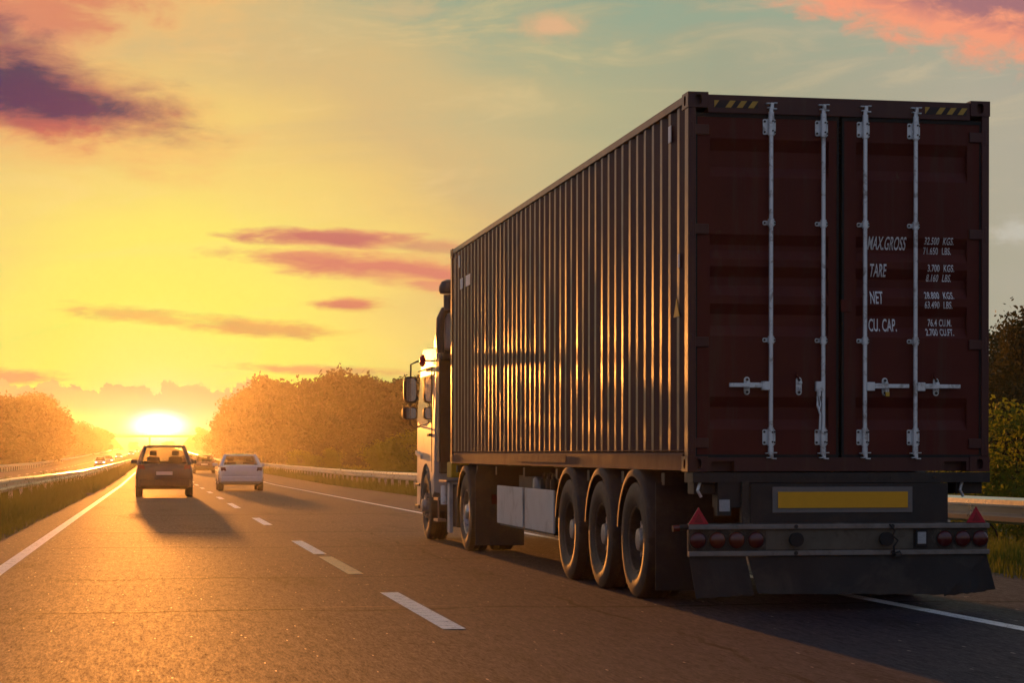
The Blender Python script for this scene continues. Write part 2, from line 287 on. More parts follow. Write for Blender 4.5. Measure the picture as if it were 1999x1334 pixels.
def asphalt(name, base, seams):
    m, N, p, co, out = material(name)
    s = N.new('ShaderNodeSeparateXYZ'); N.l.new(co, s.inputs[0]); X, Y = s.outputs[0], s.outputs[1]
    mpl = N.new('ShaderNodeMapping'); N.l.new(co, mpl.inputs[0]); mpl.inputs['Scale'].default_value = (1.0, 0.05, 1.0)
    tracks = N.noise(mpl.outputs[0], 1.1, 4.0, 0.5)                  # wheel tracks along the lanes
    patch = N.noise(co, 0.28, 5.0, 0.6)
    grain = N.rng(N.noise(co, 55.0, 5.0, 0.85), 0.30, 0.70, smooth=False)
    fine = N.noise(co, 230.0, 2.0, 0.6)
    vor = N.new('ShaderNodeTexVoronoi'); vor.inputs['Scale'].default_value = 1.0
    mv = N.new('ShaderNodeMapping'); N.l.new(co, mv.inputs[0]); mv.inputs['Scale'].default_value = (55.0, 9.0, 1.0); N.l.new(mv.outputs[0], vor.inputs['Vector'])
    mg = N.new('ShaderNodeMapping'); N.l.new(co, mg.inputs[0]); mg.inputs['Scale'].default_value = (62.0, 7.0, 1.0)
    g1 = N.rng(N.noise(mg.outputs[0], 1.0, 3.0, 0.8), 0.32, 0.68, smooth=False)      # grain drawn out along the lane, painting in the stones' self-occlusion
    mg2 = N.new('ShaderNodeMapping'); N.l.new(co, mg2.inputs[0]); mg2.inputs['Scale'].default_value = (20.0, 2.2, 1.0)
    g2 = N.rng(N.noise(mg2.outputs[0], 1.0, 4.0, 0.7), 0.34, 0.66, smooth=False)
    big = N.m('ADD', N.m('MULTIPLY', g1, 0.65), N.m('MULTIPLY', g2, 0.35))
    c = N.mix(N.m('ADD', N.m('MULTIPLY', grain, 0.4), N.m('MULTIPLY', big, 0.6)), tuple(v * 0.4 for v in base), tuple(v * 1.65 for v in base))
    c = N.mix(N.m('MULTIPLY', N.rng(tracks, 0.35, 0.7), 0.35), c, tuple(v * 0.6 for v in base))
    c = N.mix(N.m('MULTIPLY', N.rng(patch, 0.42, 0.65), 0.3), c, tuple(v * 1.5 for v in base))
    vs = N.new('ShaderNodeSeparateXYZ'); N.l.new(vor.outputs['Color'], vs.inputs[0])
    sparkle = N.m('MULTIPLY', N.rng(vs.outputs[0], 0.988, 0.994), N.rng(vor.outputs['Distance'], 0.40, 0.25))
    c = N.mix(sparkle, c, (0.42, 0.36, 0.30))  # the stones' sparkle put into the colour as pale points
    sh = 0.0
    for (yy, amp, wdt, x0, x1, col, f) in seams:                     # cracks and tar joints lying across the lanes
        wob = N.noise(N.comb(X, yy, 0.0), 0.9, 6.0, 0.65)
        dd = N.m('ABSOLUTE', N.m('SUBTRACT', N.m('SUBTRACT', Y, yy), N.m('MULTIPLY', N.m('SUBTRACT', wob, 0.5), amp)))
        mk = N.m('MULTIPLY', N.rng(dd, wdt * 2.2, wdt * 0.8), N.m('MULTIPLY', N.rng(X, x0, x0 + 0.6), N.rng(X, x1, x1 - 0.6)))
        mk = N.m('MULTIPLY', N.m('MULTIPLY', mk, N.rng(N.noise(co, 3.0, 5.0, 0.6), 0.30, 0.50)), f)
        c = N.mix(mk, c, col)
        if col[0] < 0.05: sh = N.m('MAXIMUM', sh, mk)
    xc = N.m('SUBTRACT', N.m('SUBTRACT', X, 3.4), N.m('MULTIPLY', N.m('SUBTRACT', N.noise(N.comb(3.0, N.m('MULTIPLY', Y, 0.35), 0.0), 1.0, 6.0, 0.6), 0.5), 0.7))
    lc = N.m('MULTIPLY', N.rng(N.m('ABSOLUTE', xc), 0.030, 0.012), N.m('MULTIPLY', N.rng(N.noise(co, 0.35, 3.0, 0.5), 0.44, 0.56), 0.8))
    mst = N.new('ShaderNodeMapping'); N.l.new(co, mst.inputs[0]); mst.inputs['Scale'].default_value = (1.1, 0.16, 1.0)
    stn = N.m('MULTIPLY', N.rng(N.noise(mst.outputs[0], 1.0, 6.0, 0.62), 0.54, 0.68), 0.45)
    sh = N.m('MAXIMUM', N.m('MAXIMUM', sh, lc), stn)
    c = N.mix(sh, c, (0.011, 0.010, 0.010))
    N.put(p.inputs['Base Color'], c)
    N.put(p.inputs['Roughness'], N.m('ADD', N.m('ADD', 0.85, N.m('MULTIPLY', big, -0.24)), N.m('MULTIPLY', tracks, -0.10)))
    N.put(p.inputs['Specular IOR Level'], N.m('MULTIPLY', N.m('ADD', N.m('MULTIPLY', big, 0.36), N.m('MULTIPLY', sparkle, 0.7)), N.m('SUBTRACT', 1.0, N.m('MULTIPLY', sh, 0.75))))
    b = N.new('ShaderNodeBump'); b.inputs['Strength'].default_value = 0.9; b.inputs['Distance'].default_value = 0.006
    hgt = N.m('ADD', N.m('ADD', N.m('MULTIPLY', grain, 0.5), N.m('MULTIPLY', fine, 0.4)), N.m('MULTIPLY', big, 0.75))
    N.put(b.inputs['Height'], hgt); N.l.new(b.outputs[0], p.inputs['Normal'])
    return m
ASPHALT = asphalt('asphalt', (0.032, 0.028, 0.039),
    [(15.6, 1.0, 0.035, -1.2, 9, (0.012, 0.011, 0.011), 0.85), (15.9, 0.2, 0.02, 0.9, 2.6, (0.16, 0.14, 0.12), 0.6),
     (20.0, 1.4, 0.05, -1.3, 3.0, (0.014, 0.013, 0.013), 0.6), (27.3, 1.2, 0.06, -1.5, 5.0, (0.015, 0.014, 0.013), 0.7),
     (12.6, 0.7, 0.02, 1.4, 2.1, (0.010, 0.010, 0.010), 0.9), (33.0, 1.5, 0.10, -1.5, 6.0, (0.016, 0.014, 0.013), 0.7),
     (23.6, 1.0, 0.05, 2.2, 8.0, (0.014, 0.013, 0.012), 0.6), (13.9, 0.3, 0.02, 1.4, 1.9, (0.15, 0.13, 0.12), 0.5),
     (44.0, 2.5, 0.14, -1.5, 6.5, (0.016, 0.014, 0.013), 0.6)])

def paint_mat(name, col):
    m, N, p, co, out = material(name)
    g = N.noise(co, 70.0, 4.0, 0.7); w = N.noise(co, 9.0, 7.0, 0.7)
    c = N.mix(N.rng(w, 0.50, 0.70), col, tuple(v * 0.50 for v in col))
    c = N.mix(N.rng(N.m('ADD', g, N.m('MULTIPLY', N.m('SUBTRACT', w, 0.5), 0.5)), 0.55, 0.66), c, (0.10, 0.09, 0.085))
    N.put(p.inputs['Base Color'], c); p.inputs['Roughness'].default_value = 0.52; p.inputs['Specular IOR Level'].default_value = 0.6
    b = N.new('ShaderNodeBump'); b.inputs['Distance'].default_value = 0.003; b.inputs['Strength'].default_value = 0.7
    N.put(b.inputs['Height'], g); N.l.new(b.outputs[0], p.inputs['Normal'])
    return m
ROADWHITE = paint_mat('road_white_paint', (0.86, 0.83, 0.79))
ROADAMBER = paint_mat('road_yellowed_paint', (0.70, 0.45, 0.17))

def soil_mat():
    m, N, p, co, out = material('verge_earth')
    a = N.noise(co, 0.6, 8.0, 0.65); b_ = N.noise(co, 14.0, 5.0, 0.7)
    c = N.mix(N.rng(a, 0.38, 0.62), (0.085, 0.065, 0.038), (0.055, 0.075, 0.020))
    c = N.mix(N.m('MULTIPLY', b_, 0.6), c, (0.12, 0.10, 0.06))
    N.put(p.inputs['Base Color'], c); p.inputs['Roughness'].default_value = 0.95; p.inputs['Specular IOR Level'].default_value = 0.15
    b = N.new('ShaderNodeBump'); b.inputs['Distance'].default_value = 0.05
    N.put(b.inputs['Height'], N.noise(co, 7.0, 6.0, 0.7)); N.l.new(b.outputs[0], p.inputs['Normal'])
    return m
SOIL = soil_mat()

def leaf_mat(name, c0, c1, trans=0.5, tcol=None):
    m, N, p, co, out = material(name)
    oi = N.new('ShaderNodeObjectInfo')
    n = N.noise(co, 0.9, 4.0, 0.6); n2 = N.noise(co, 9.0, 2.0, 0.5)
    c = N.mix(N.m('ADD', N.m('MULTIPLY', n, 0.6), N.m('MULTIPLY', n2, 0.5), clamp=True), c0, c1)
    c = N.mix(N.m('MULTIPLY', oi.outputs['Random'], 0.35), c, tuple(v * 0.6 for v in c0))
    N.put(p.inputs['Base Color'], c); p.inputs['Roughness'].default_value = 0.65; p.inputs['Specular IOR Level'].default_value = 0.15
    tl = N.new('ShaderNodeBsdfTranslucent')
    N.put(tl.inputs[0], N.mix(0.5, c, tcol or (0.30, 0.24, 0.03)))
    mx = N.new('ShaderNodeMixShader'); mx.inputs[0].default_value = trans
    N.l.new(p.outputs[0], mx.inputs[1]); N.l.new(tl.outputs[0], mx.inputs[2]); N.l.new(mx.outputs[0], out.inputs[0])
    return m
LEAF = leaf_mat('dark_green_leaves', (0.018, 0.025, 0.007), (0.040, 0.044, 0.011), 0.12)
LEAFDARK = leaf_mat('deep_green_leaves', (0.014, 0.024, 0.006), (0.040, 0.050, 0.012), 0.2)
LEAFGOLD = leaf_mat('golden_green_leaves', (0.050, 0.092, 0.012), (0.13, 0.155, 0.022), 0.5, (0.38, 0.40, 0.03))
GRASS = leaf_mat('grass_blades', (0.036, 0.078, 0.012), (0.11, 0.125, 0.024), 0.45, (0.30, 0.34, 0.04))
BARK = simple('bark', (0.055, 0.042, 0.030), 0.9, 0, 0.4, 6.0, 0.03, 9.0)

# ------------------------------------------------------------------ mesh builder
class MB:
    def __init__(s): s.b = bmesh.new()
    def face(s, pts):
        return s.b.faces.new([s.b.verts.new(p) for p in pts])
    def box(s, x0, x1, y0, y1, z0, z1):
        v = [s.b.verts.new((x, y, z)) for x in (x0, x1) for y in (y0, y1) for z in (z0, z1)]
        for f in ((0, 1, 3, 2), (4, 6, 7, 5), (0, 4, 5, 1), (2, 3, 7, 6), (0, 2, 6, 4), (1, 5, 7, 3)):
            s.b.faces.new([v[i] for i in f])
        return s
    def cyl(s, p0, p1, r0, r1=None, seg=14, cap=True):
        r1 = r0 if r1 is None else r1
        p0, p1 = Vector(p0), Vector(p1); d = (p1 - p0)
        q = d.to_track_quat('Z', 'Y')
        A, B = [], []
        for i in range(seg):
            o = q @ Vector((cos(2 * pi * i / seg), sin(2 * pi * i / seg), 0))
            A.append(s.b.verts.new(p0 + o * r0)); B.append(s.b.verts.new(p1 + o * r1))
        for i in range(seg):
            j = (i + 1) % seg; s.b.faces.new((A[i], A[j], B[j], B[i]))
        if cap:
            s.b.faces.new(A[::-1]); s.b.faces.new(B)
        return s
    def tube(s, pts, r, seg=10):
        pts = [Vector(p) for p in pts]; rs = r if isinstance(r, (list, tuple)) else [r] * len(pts)
        rings = []; prev = None
        for i, p in enumerate(pts):
            d = (pts[min(i + 1, len(pts) - 1)] - pts[max(i - 1, 0)]).normalized()
            if prev is None:
                n = d.orthogonal().normalized()
            else:
                n = (prev - d * prev.dot(d)); n = n.normalized() if n.length > 1e-6 else d.orthogonal().normalized()
            prev = n; c = d.cross(n)
            rings.append([s.b.verts.new(p + (n * cos(2 * pi * k / seg) + c * sin(2 * pi * k / seg)) * rs[i]) for k in range(seg)])
        for a, b in zip(rings, rings[1:]):
            for k in range(seg):
                j = (k + 1) % seg; s.b.faces.new((a[k], a[j], b[j], b[k]))
        s.b.faces.new(rings[0][::-1]); s.b.faces.new(rings[-1])
        return s
    def lathe(s, c, prof, seg=40, close=False):
        """revolve (x, r) pairs about an axis along local x through c"""
        rings = []
        for (x, r_) in prof:
            rings.append([s.b.verts.new((c[0] + x, c[1] + r_ * cos(2 * pi * k / seg), c[2] + r_ * sin(2 * pi * k / seg))) for k in range(seg)])
        pr = list(zip(rings, rings[1:])) + ([(rings[-1], rings[0])] if close else [])
        for a, b in pr:
            for k in range(seg):
                j = (k + 1) % seg; s.b.faces.new((a[k], a[j], b[j], b[k]))
        if not close:
            s.b.faces.new(rings[0]); s.b.faces.new(rings[-1][::-1])
        return s
    def prism(s, pts, axis, a, b):
        """extrude a 2D outline along an axis; outline is in the other two axes' order"""
        def mk(p, t):
            if axis == 'x': return (t, p[0], p[1])
            if axis == 'y': return (p[0], t, p[1])
            return (p[0], p[1], t)
        A = [s.b.verts.new(mk(p, a)) for p in pts]; B = [s.b.verts.new(mk(p, b)) for p in pts]
        n = len(pts)
        for i in range(n):
            j = (i + 1) % n; s.b.faces.new((A[i], A[j], B[j], B[i]))
        s.b.faces.new(A[::-1]); s.b.faces.new(B)
        return s
    def loft(s, rings, cap=True):
        R = [[s.b.verts.new(p) for p in ring] for ring in rings]
        for a, b in zip(R, R[1:]):
            n = len(a)
            for k in range(n):
                j = (k + 1) % n; s.b.faces.new((a[k], a[j], b[j], b[k]))
        if cap: s.b.faces.new(R[0][::-1]); s.b.faces.new(R[-1])
        return s
    def build(s, name, mat, parent=None, smooth=False, bevel=0.0, segs=2, sharp=40):
        bmesh.ops.recalc_face_normals(s.b, faces=s.b.faces[:])
        me = bpy.data.meshes.new(name); s.b.to_mesh(me); s.b.free()
        if smooth:
            me.polygons.foreach_set('use_smooth', [True] * len(me.polygons))
            try: me.set_sharp_from_angle(angle=radians(sharp))
            except Exception: pass
        me.materials.append(mat)
        o = bpy.data.objects.new(name, me); COL.objects.link(o)
        if parent: o.parent = parent
        if bevel:
            md = o.modifiers.new('bevel', 'BEVEL'); md.width = bevel; md.segments = segs; md.limit_method = 'ANGLE'; md.angle_limit = radians(35)
        return o

def np_mesh(name, verts, faces, mat, parent=None):
    """verts (n,3), faces (m,4) quads"""
    me = bpy.data.meshes.new(name); k = faces.shape[1]
    me.vertices.add(len(verts)); me.vertices.foreach_set('co', verts.astype(np.float32).ravel())
    me.loops.add(faces.size); me.loops.foreach_set('vertex_index', faces.astype(np.int32).ravel())
    me.polygons.add(len(faces)); me.polygons.foreach_set('loop_start', np.arange(0, faces.size, k, dtype=np.int32))
    me.update(calc_edges=True); me.materials.append(mat)
    o = bpy.data.objects.new(name, me); COL.objects.link(o)
    if parent: o.parent = parent
    return o

def tag(o, label=None, cat=None, group=None, kind=None):
    if label: o['label'] = label
    if cat: o['category'] = cat
    if group: o['group'] = group
    if kind: o['kind'] = kind
    return o
def thing(name, label, cat, loc=(0, 0, 0), rot=(0, 0, 0), group=None):
    o = bpy.data.objects.new(name, None); COL.objects.link(o); o.location = loc; o.rotation_euler = rot
    o.empty_display_size = 0.2
    return tag(o, label, cat, group)
def copy_tree(o, parent=None):
    c = o.copy(); COL.objects.link(c); c.parent = parent
    for ch in [k for k in o.children]: copy_tree(ch, c)
    return c

# ------------------------------------------------------------------ terrain
def zr(y):                                       # height of the motorway along its length
    return float(np.interp(y, [-80, 100, 190, 290, 400, 600, 964, 1100, 3000], [0, 0, .3, .7, 1.5, 3.4, 7.0, 7.6, 7.8]))
OPP = 0.40                                       # the other carriageway lies a little lower
def gz(x, y):                                    # ground level anywhere
    z = zr(y)
    if x < -7.2: z -= OPP * min(1.0, (-7.2 + -x) / 1.0 if x > -8.2 else 1.0)
    if x > 9.9: z -= 0.25 * min(1.0, (x - 9.9) / 3.0)
    if x > 14: z += 0.3 * min(1, (x - 14) / 20)
    return z
ys = [-80, -40, -20] + list(range(-10, 120, 10)) + list(range(120, 1200, 20)) + [190, 290, 964, 1300, 1400]
ys = sorted(set(ys))
def strip(name, x0, x1, dz, mat, kind='structure', y0=-60, y1=1160, nx=1, base=0.0):
    yy = [y for y in ys if y0 < y < y1]; yy = [y0] + yy + [y1]
    m = MB(); rows = []
    for y in yy:
        rows.append([m.b.verts.new((x0 + (x1 - x0) * k / nx, y, zr(y) + base + dz)) for k in range(nx + 1)])
    for a, b in zip(rows, rows[1:]):
        for k in range(nx): m.b.faces.new((a[k], a[k + 1], b[k + 1], b[k]))
    o = m.build(name, mat); tag(o, kind=kind); return o
m = MB(); xs = [-600, -400, -200, -100, -60, -40, -25, -16, -8.2, -7.2, -4, 0, 4, 9.9, 11, 12.9, 14, 18, 25, 34, 60, 100, 200, 400, 600]
rows = [[m.b.verts.new((x, y, gz(x, y) - 0.03)) for x in xs] for y in ys]
for a, b in zip(rows, rows[1:]):
    for k in range(len(xs) - 1): m.b.faces.new((a[k], a[k + 1], b[k + 1], b[k]))
tag(m.build('ground', SOIL, smooth=True), kind='structure')
strip('motorway_road', -2.45, 8.55, 0.0, ASPHALT, nx=4)
strip('opposite_road', -16.2, -8.3, 0.0, ASPHALT, nx=2, base=-OPP + 0.004)
strip('left_edge_line', -1.68, -1.53, 0.004, ROADWHITE)
strip('right_edge_line', 5.79, 5.93, 0.004, ROADWHITE)
strip('opposite_edge_line', -9.05, -8.90, 0.008, ROADWHITE, base=-OPP)
dashes = [(13.64, 17.57, 0), (20.5, 24.3, 1), (25.0, 29.25, 0), (36.65, 41.35, 0), (50.05, 56.0, 0)]
y = 62.0
while y < 420: dashes.append((y, y + 4.2, 0)); y += 12.0
m = MB()
def dash(m, a, b):
    za, zb = zr(a) + 0.003, zr(b) + 0.003
    m.face([(1.94, a, za), (2.10, a, za), (2.10, b, zb), (1.94, b, zb)])
for a, b, k in dashes:
    if k == 0: dash(m, a, b)
y = 7.0
while y < 420:
    for xx in (-12.3,):
        m.face([(xx, y, zr(y) - OPP + 0.01), (xx + .15, y, zr(y) - OPP + 0.01), (xx + .15, y + 4, zr(y + 4) - OPP + 0.01), (xx, y + 4, zr(y + 4) - OPP + 0.01)])
    y += 12
tag(m.build('lane_dashes', ROADWHITE), kind='structure')
m = MB(); dash(m, 20.5, 24.3); tag(m.build('yellowed_lane_dash', ROADAMBER), kind='structure')

# ------------------------------------------------------------------ grass on the verges (nobody could count it)
def grass(name, regions, seed):
    rg = np.random.default_rng(seed); V = []; 
    for (x0, x1, y0, y1, dens, h0, h1, w) in regions:
        n = int((x1 - x0) * (y1 - y0) * dens)
        x = rg.uniform(x0, x1, n); yv = y0 + (y1 - y0) * rg.uniform(0, 1, n)
        cl = 0.5 + 0.5 * np.sin(x * 3.1 + 1.7 * np.sin(yv * 0.9)) * np.sin(yv * 1.3 + 0.6 * np.cos(x * 2.0))
        h = (h0 + (h1 - h0) * rg.uniform(0, 1, n) ** 1.6) * (0.55 + 0.75 * cl)
        zb = np.array([gz(a, b) for a, b in zip(x, yv)]) - 0.05
        th = rg.uniform(0, 2 * pi, n); lean = rg.normal(0, 0.35, n) * h; la = rg.uniform(0, 2 * pi, n)
        dx_, dy_ = np.cos(th) * w / 2, np.sin(th) * w / 2
        base = np.stack([x, yv, zb], 1)
        tip = base + np.stack([np.cos(la) * lean, np.sin(la) * lean, h], 1)
        off = np.stack([dx_, dy_, 0 * dx_], 1)
        mid = base * .45 + tip * .55; mid[:, :2] = base[:, :2] * .62 + tip[:, :2] * .38
        q1 = np.stack([base - off, base + off, mid + off * .7, mid - off * .7], 1)
        q2 = np.stack([mid - off * .7, mid + off * .7, tip + off * .1, tip - off * .1], 1)
        V.append(q1.reshape(-1, 3)); V.append(q2.reshape(-1, 3))
    V = np.concatenate(V); F = np.arange(len(V)).reshape(-1, 4)
    return tag(np_mesh(name, V, F, GRASS), kind='stuff')
grass('median_grass', [(-2.75, -2.2, 18, 70, 420, .06, .22, .012), (-3.3, -2.6, 18, 75, 420, .20, .62, .013), (-7.2, -3.3, 22, 75, 110, .15, .55, .018), (-3.3, -2.2, 75, 160, 130, .15, .60, .03),
                       (-7.2, -3.3, 75, 160, 40, .15, .50, .03), (-3.4, -2.3, 160, 420, 40, .2, .6, .06)], 1)
grass('right_verge_grass', [(8.3, 9.3, 10, 60, 420, .04, .16, .012), (9.3, 13.5, 12, 60, 330, .08, .34, .013), (8.5, 12.5, 60, 140, 90, .1, .45, .03),
                            (8.6, 14, 140, 420, 18, .15, .6, .06)], 2)

# ------------------------------------------------------------------ guardrails
WPROF = [(0.0, 0.0), (0.045, 0.018), (0.075, 0.055), (0.105, 0.075), (0.155, 0.03), (0.205, 0.075), (0.235, 0.055), (0.265, 0.018), (0.31, 0.0)]
WPROF = [(0.0, 0.02), (0.03, 0.075), (0.085, 0.08), (0.125, 0.012), (0.185, 0.012), (0.225, 0.08), (0.28, 0.075), (0.31, 0.02)]
def guardrail(name, label, x, side_, y0, y1, step, ny, top, base, group=None):
    t = thing(name, label, 'guardrail', (x, 0, 0), group=group)
    yy = sorted(set([y0, y1] + [v for v in ys if y0 < v < y1] + list(np.arange(y0, min(y1, 200), 4.0))))
    rings = []; rg = random.Random(5)
    for y in yy:
        z0 = zr(y) + base + top - 0.31 + rg.uniform(-.008, .008); wv = rg.uniform(-.015, .015)
        out = [(side_ * (d + 0.0) + wv, y, z0 + h) for h, d in WPROF]
        inn = [(side_ * (d - 0.006) + wv, y, z0 + h) for h, d in WPROF][::-1]
        rings.append(out + inn)
    MB().loft(rings).build('rail_beam', GALVRAIL, t, smooth=True, sharp=50)
    y = y0 + 1.0; k = 0; proto = None
    while k < ny and y < y1:
        if proto is None:
            m = MB(); m.prism([(-0.05, -0.03), (0.05, -0.03), (0.05, -0.022), (-0.042, -0.022), (-0.042, 0.022), (0.05, 0.022), (0.05, 0.03), (-0.05, 0.03)], 'z', -0.4, top - 0.05)
            m.box(-side_ * 0.005 if side_ < 0 else 0.0, side_ * 0.03 if side_ > 0 else 0.0, -0.025, 0.025, top - 0.25, top - 0.06)
            proto = m.build('rail_post', GALVRAIL, t); o = proto
        else:
            o = proto.copy(); COL.objects.link(o); o.parent = t
        o.location = (-side_ * 0.055, y, zr(y) + base); y += step; k += 1
    return t
guardrail('guardrail', 'steel guardrail with wavy beam on posts along the right verge, behind the truck', 9.75, -1, 8, 1000, 2.5, 100, 0.75, -0.02, 'steel guardrails along the motorway')
guardrail('guardrail', 'steel guardrail between the grass strip and the opposite lanes on the left', -3.45, 1, 18, 300, 4.0, 70, 0.75, 0.0, 'steel guardrails along the motorway')
guardrail('guardrail', 'farthest steel guardrail on the left, beyond the oncoming cars', -16.6, 1, 60, 980, 4.0, 80, 0.75, -OPP, 'steel guardrails along the motorway')

# ------------------------------------------------------------------ trees
def crown_mesh(name, seed, h, rad, n, leaf, mat, zlo=0.22, clumps=26, flat=1.0):
    rg = np.random.default_rng(seed)
    tz = zlo + (1 - zlo) * (np.arange(clumps) + rg.uniform(0, 1, clumps)) / clumps * 0.93 + .03
    pr = np.sqrt(np.clip(1 - np.abs((tz - .46) / .58) ** 2.4, .04, 1))
    th = rg.uniform(0, 2 * pi, clumps); rr = pr * rad * np.sqrt(rg.uniform(.08, 1.0, clumps)) * rg.choice([.7, .85, 1.0, 1.18], clumps)
    C = np.stack([np.cos(th) * rr, np.sin(th) * rr, tz * h], 1)
    S = rg.uniform(0.20, 0.42, clumps) * rad * (0.75 + .45 * pr)
    ci = rg.choice(clumps, n, p=(S ** 2) / (S ** 2).sum())
    d = rg.normal(0, 1, (n, 3)); d /= np.linalg.norm(d, axis=1)[:, None]
    P = C[ci] + d * (S[ci] * rg.uniform(0.25, 1.0, n) ** 0.45 * (1 + 0.25 * rg.normal(0, 1, n)))[:, None] * np.array([1, 1, .85])
    P = P[P[:, 2] > h * 0.04]; n = len(P)
    a = rg.normal(0, 1, (n, 3)); a /= np.linalg.norm(a, axis=1)[:, None]
    b = np.cross(a, rg.normal(0, 1, (n, 3))); b /= np.linalg.norm(b, axis=1)[:, None]
    L = (leaf * rg.uniform(.6, 1.4, n))[:, None]; Wd = L * 0.55
    V = np.stack([P - a * L * .5, P + b * Wd * .5, P + a * L * .5, P - b * Wd * .5], 1).reshape(-1, 3)
    o = np_mesh(name, V, np.arange(len(V)).reshape(-1, 4), mat)
    return o, C
def make_tree(name, label, cat, seed, h, rad, n, leaf, mat, zlo=0.2, clumps=26, trunk=True):
    t = thing(name, label, cat)
    o, C = crown_mesh('crown', seed, h, rad, n, leaf, mat, zlo, clumps); o.parent = t
    m = MB(); rg = random.Random(seed)
    if trunk:
        bx, by = rg.uniform(-.2, .2), rg.uniform(-.2, .2)
        pts = [(0, 0, -0.6), (bx * .2, by * .2, h * .2), (bx, by, h * .45), (bx * 1.6, by * 1.4, h * .82)]
        m.tube(pts, [h * .024, h * .018, h * .012, h * .003], 8)
        for c in C[:12]:
            s_ = Vector((bx * .6, by * .6, h * (zlo * .7 + .25 * rg.random())))
            mid = s_.lerp(Vector(c), .55) + Vector((0, 0, -.04 * h))
            m.tube([s_, mid, Vector(c)], [h * .009, h * .006, h * .002], 6)
        m.build('trunk', BARK, t, smooth=True)
    else:
        for c in C[:10]:
            m.tube([(c[0] * .15, c[1] * .15, -.3), (c[0] * .5, c[1] * .5, c[2] * .5), tuple(c)], [.02, .014, .006], 5)
        m.build('stem', BARK, t, smooth=True)
    return t
def at(px, Z):
    X = (px - 1000.0) / F_PX * Z; a = radians(YAW)
    return X * cos(a) + Z * sin(a), -X * sin(a) + Z * cos(a)
protos = [make_tree('broadleaf_tree', 'x', 'tree', 10 + i, 10.0, [3.6, 4.2, 3.2, 4.6, 3.0][i], 15000, 0.50, LEAF, [.03, .06, .02, .05, .0][i], 44) for i in range(5)]
used = set()
def put_tree(kind, px, Z, top, label, group, wide=1.0):
    x, y = at(px, Z); z = gz(x, y)
    ztop = H_CAM + (902 - top) / F_PX * Z
    h = max(2.0, ztop - z)
    src = protos[kind]
    if kind in used: o = copy_tree(src)
    else: o = src; used.add(kind)
    o.location = (x, y, z); s = h / 9.9; o.scale = (s * wide, s * wide, s); o.rotation_euler = (0, 0, px * 0.7 + Z)
    tag(o, label, 'tree', group); return o
RG = 'trees lining the right side of the motorway'
right = [ # kind, px, Z, top px, label
 (0, 452, 430, 806, 'leftmost tree of the right-hand wood, next to the overpass'),
 (3, 478, 380, 784, 'rounded tree second from the overpass end of the right-hand wood'),
 (1, 506, 350, 762, 'tall broad tree where the right-hand wood reaches full height'),
 (2, 540, 330, 746, 'tree with the high peak above the white sedan'),
 (4, 566, 300, 752, 'narrow tree right of the high peak above the white sedan'),
 (3, 600, 280, 756, 'broad tree of the right-hand wood above the bright guardrail'),
 (0, 634, 262, 750, 'tree left of the tallest crown in the right-hand wood'),
 (1, 668, 250, 738, 'tallest crown in the right-hand wood, midway to the truck mirror'),
 (4, 700, 235, 750, 'narrow tree just right of the tallest crown of the wood'),
 (2, 724, 225, 746, 'thin-topped tree left of the dip in the wood'),
 (3, 752, 215, 766, 'low crown at the dip in the wood beside the truck mirrors'),
 (0, 782, 205, 744, 'tree rising behind the truck mirrors'),
 (1, 815, 196, 752, 'tree half hidden behind the truck cab')]
for k, px, Z, top, lab in right: put_tree(k, px, Z, top, lab, RG, 0.95 if k != 4 else 1.15)
for k, px, Z, top, lab in [(2, 640, 190, 812, 'lower golden tree standing in front of the wood, left one'), (4, 705, 170, 806, 'lower golden tree standing in front of the wood, middle one'),
                           (0, 780, 130, 800, 'leafy low tree beside the guardrail, nearest to the truck cab')]:
    put_tree(k, px, Z, top, lab, RG, 1.1)
LG = 'trees lining the left side of the motorway'
for k, px, Z, top, lab in [(3, -40, 300, 776, 'big tree cut off by the left edge of the picture'), (0, 22, 320, 778, 'large round tree at far left, second from the picture edge'),
     (1, 66, 335, 780, 'right shoulder of the big tree group at far left'), (2, 92, 350, 800, 'smaller crown ending the big tree group at far left'),
     (4, 120, 520, 838, 'low tree in the gap right of the big left group'), (3, 146, 540, 830, 'middle-sized round tree in the left row, towards the overpass'),
     (1, 172, 600, 842, 'low crown in the left row just before the last tree'), (2, 200, 700, 838, 'small upright tree beside the left end of the overpass')]:
    put_tree(k, px, Z, top, lab, LG, 1.15)
for k, px, Z, top, lab in [(4, 420, 640, 842, 'pale small tree beside the right end of the overpass'), (2, 396, 820, 838, 'round little tree standing on the right overpass embankment'),
                           (1, 432, 520, 830, 'hazy low tree between the overpass and the right-hand wood')]:
    put_tree(k, px, Z, top, lab, RG, 1.1)
for k, px, Z, top, lab in [(0, 262, 1180, 864, 'hazy tree seen under the overpass, left of its pier'), (3, 330, 1240, 864, 'hazy tree seen under the overpass, right of its pier')]:
    put_tree(k, px, Z, top, lab, 'far trees seen under the overpass', 1.5)
